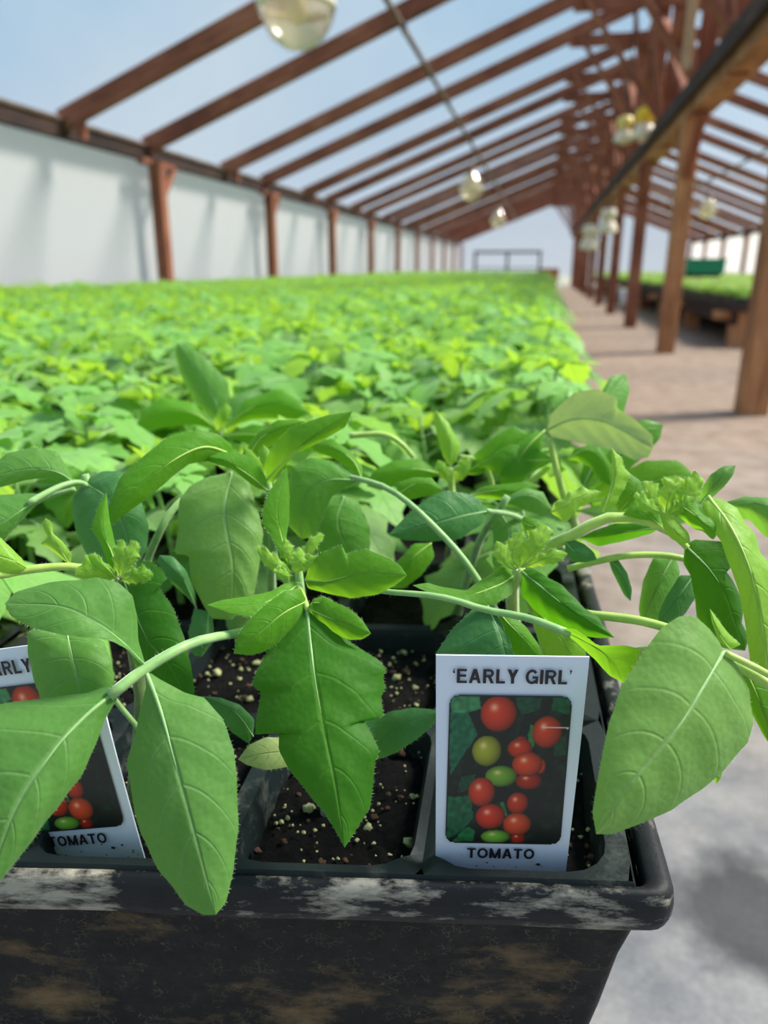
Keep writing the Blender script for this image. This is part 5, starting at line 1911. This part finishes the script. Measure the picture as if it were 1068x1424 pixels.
# everything farther off is one mass of foliage
LOW = []
for s in range(12):
    stem, leaves = proc_plant(300 + s, 0)
    v, f, m, uv = [], [], [], []
    for q in [stem] + leaves:
        b = len(v)
        v += q.v
        f += [tuple(i + b for i in fc) for fc in q.f]
        m += q.m
        uv += q.uv
    quads = [(fc, mm, u) for fc, mm, u in zip(f, m, uv) if len(fc) == 4]
    LOW.append((np.array(v, np.float32), np.array([q[0] for q in quads], np.int32), np.array([q[1] for q in quads], np.int32), np.array([q[2] for q in quads], np.float32)))


def mass(name, spots, label, cat, mats):
    V, Fc, Mi, U = [], [], [], []
    off = 0
    for (x, y, z, sc, hz) in spots:
        v, f, m, uv = LOW[rng.integers(0, len(LOW))]
        a = rng.uniform(0, 6.28)
        ca, sa = math.cos(a), math.sin(a)
        w = np.empty_like(v)
        w[:, 0] = (v[:, 0] * ca - v[:, 1] * sa) * sc + x
        w[:, 1] = (v[:, 0] * sa + v[:, 1] * ca) * sc + y
        w[:, 2] = v[:, 2] * hz + z
        V.append(w)
        Fc.append(f + off)
        Mi.append(m)
        U.append(uv)
        off += len(v)
    V, Fc, Mi, U = np.concatenate(V), np.concatenate(Fc), np.concatenate(Mi), np.concatenate(U)
    me = bpy.data.meshes.new(name)
    me.vertices.add(len(V))
    me.vertices.foreach_set('co', V.ravel())
    me.loops.add(Fc.size)
    me.loops.foreach_set('vertex_index', Fc.ravel())
    me.polygons.add(len(Fc))
    me.polygons.foreach_set('loop_start', np.arange(0, Fc.size, 4, dtype=np.int32))
    me.polygons.foreach_set('loop_total', np.full(len(Fc), 4, np.int32))
    for q in mats:
        me.materials.append(q)
    me.polygons.foreach_set('material_index', Mi)
    lay = me.uv_layers.new(name='UVMap')
    lay.data.foreach_set('uv', U.reshape(-1).astype(np.float32))
    me.update(calc_edges=True)
    me.validate()
    o = bpy.data.objects.new(name, me)
    COL.objects.link(o)
    tag(o, label, cat, kind='stuff')
    return o


spots = [(c.x, c.y, c.z, float(rng.uniform(.9, 1.1)), 1.0) for c in rest + beside]
ymax = 24.0
taken = {(round(c.x / .05), round(c.y / .05)) for c in cells}
y = .35
while y < ymax:
    pitch = .075 if y < 4 else (.12 if y < 9 else .22)
    x = .0
    while x > -3.6:
        px, py = x + float(rng.uniform(-.2, .2)) * pitch, y + float(rng.uniform(-.2, .2)) * pitch
        p = Vector((px, py, RIM_Z - .012))
        near_tray = any(abs(px - fr(TA / 2, TB / 2).x) < TA / 2 + .01 and abs(py - fr(TA / 2, TB / 2).y) < TB / 2 + .01 for fr in TRAYS + [HERO]) if y < 5 else False
        if not near_tray and in_view(p, .3):
            k = pitch / .075
            sink = .74 if y > 5 else (.86 if y > 2.6 else 1.0)
            spots.append((px, py, RIM_Z - .012, (1.0 if k == 1 else k * .8) * float(rng.uniform(.9, 1.15)), (1.0 if k < 2 else 1.05) * sink * float(rng.uniform(.85, 1.12))))
        x -= pitch
    y += pitch * 1.1
mass('tomato_canopy', spots, 'far mass of green tomato seedlings filling the rest of the bench', 'plants', MATS)

spots = []
yy = 8.4
while yy < 30:
    pitch = .16 if yy < 14 else .28
    x = BX0 + .1
    while x < BX1:
        if 14.3 < yy < 15.8 and 2.2 < x < 3.5:
            x += pitch
            continue
        spots.append((x + float(rng.uniform(-.05, .05)), yy, BZ + .085, pitch / .09, 1.0))
        x += pitch
    yy += pitch
mass('bench_foliage', spots, 'pale green young plants covering the low bench beyond the posts', 'plants', [M['leaf_new'], M['leaf_new'], M['stem'], M['leaf_pale'], M['leaf_young']])
for k in range(16):
    y = BY0 + .06 + k * .62
    t = empty('nursery_tray', (BX0 + .2, y, BZ), 'black tray standing along the front edge of the low bench', 'tray', 'trays on the low bench')
    rel(t, 'tray_body', MB().box((BX0 + .03, y, BZ), (BX0 + .55, y + .56, BZ + .08)), M['black_fabric'])
    rel(t, 'rolled_rim', MB().tube([(BX0 + .02, y, BZ + .085), (BX0 + .02, y + .57, BZ + .085)], .008, 6), M['black_fabric'])

# a few white tags standing in the canopy
for (px, py, yy, lab) in ((480, 462, 1.05, 'small white tag poking out of the canopy in the middle distance'), (728, 447, 1.6, 'small white tag poking out near the path edge of the canopy'),
                          (268, 458, 1.2, 'small white tag poking out of the canopy at the left')):
    r = ray(px, py)
    p = _C + r * (yy / r.y)
    mb = MB().box((p.x - .010, p.y - .0004, p.z - .10), (p.x + .010, p.y + .0004, p.z + .002))
    tag(mb.build('plant_tag', M['tag']), lab, 'plant tag')
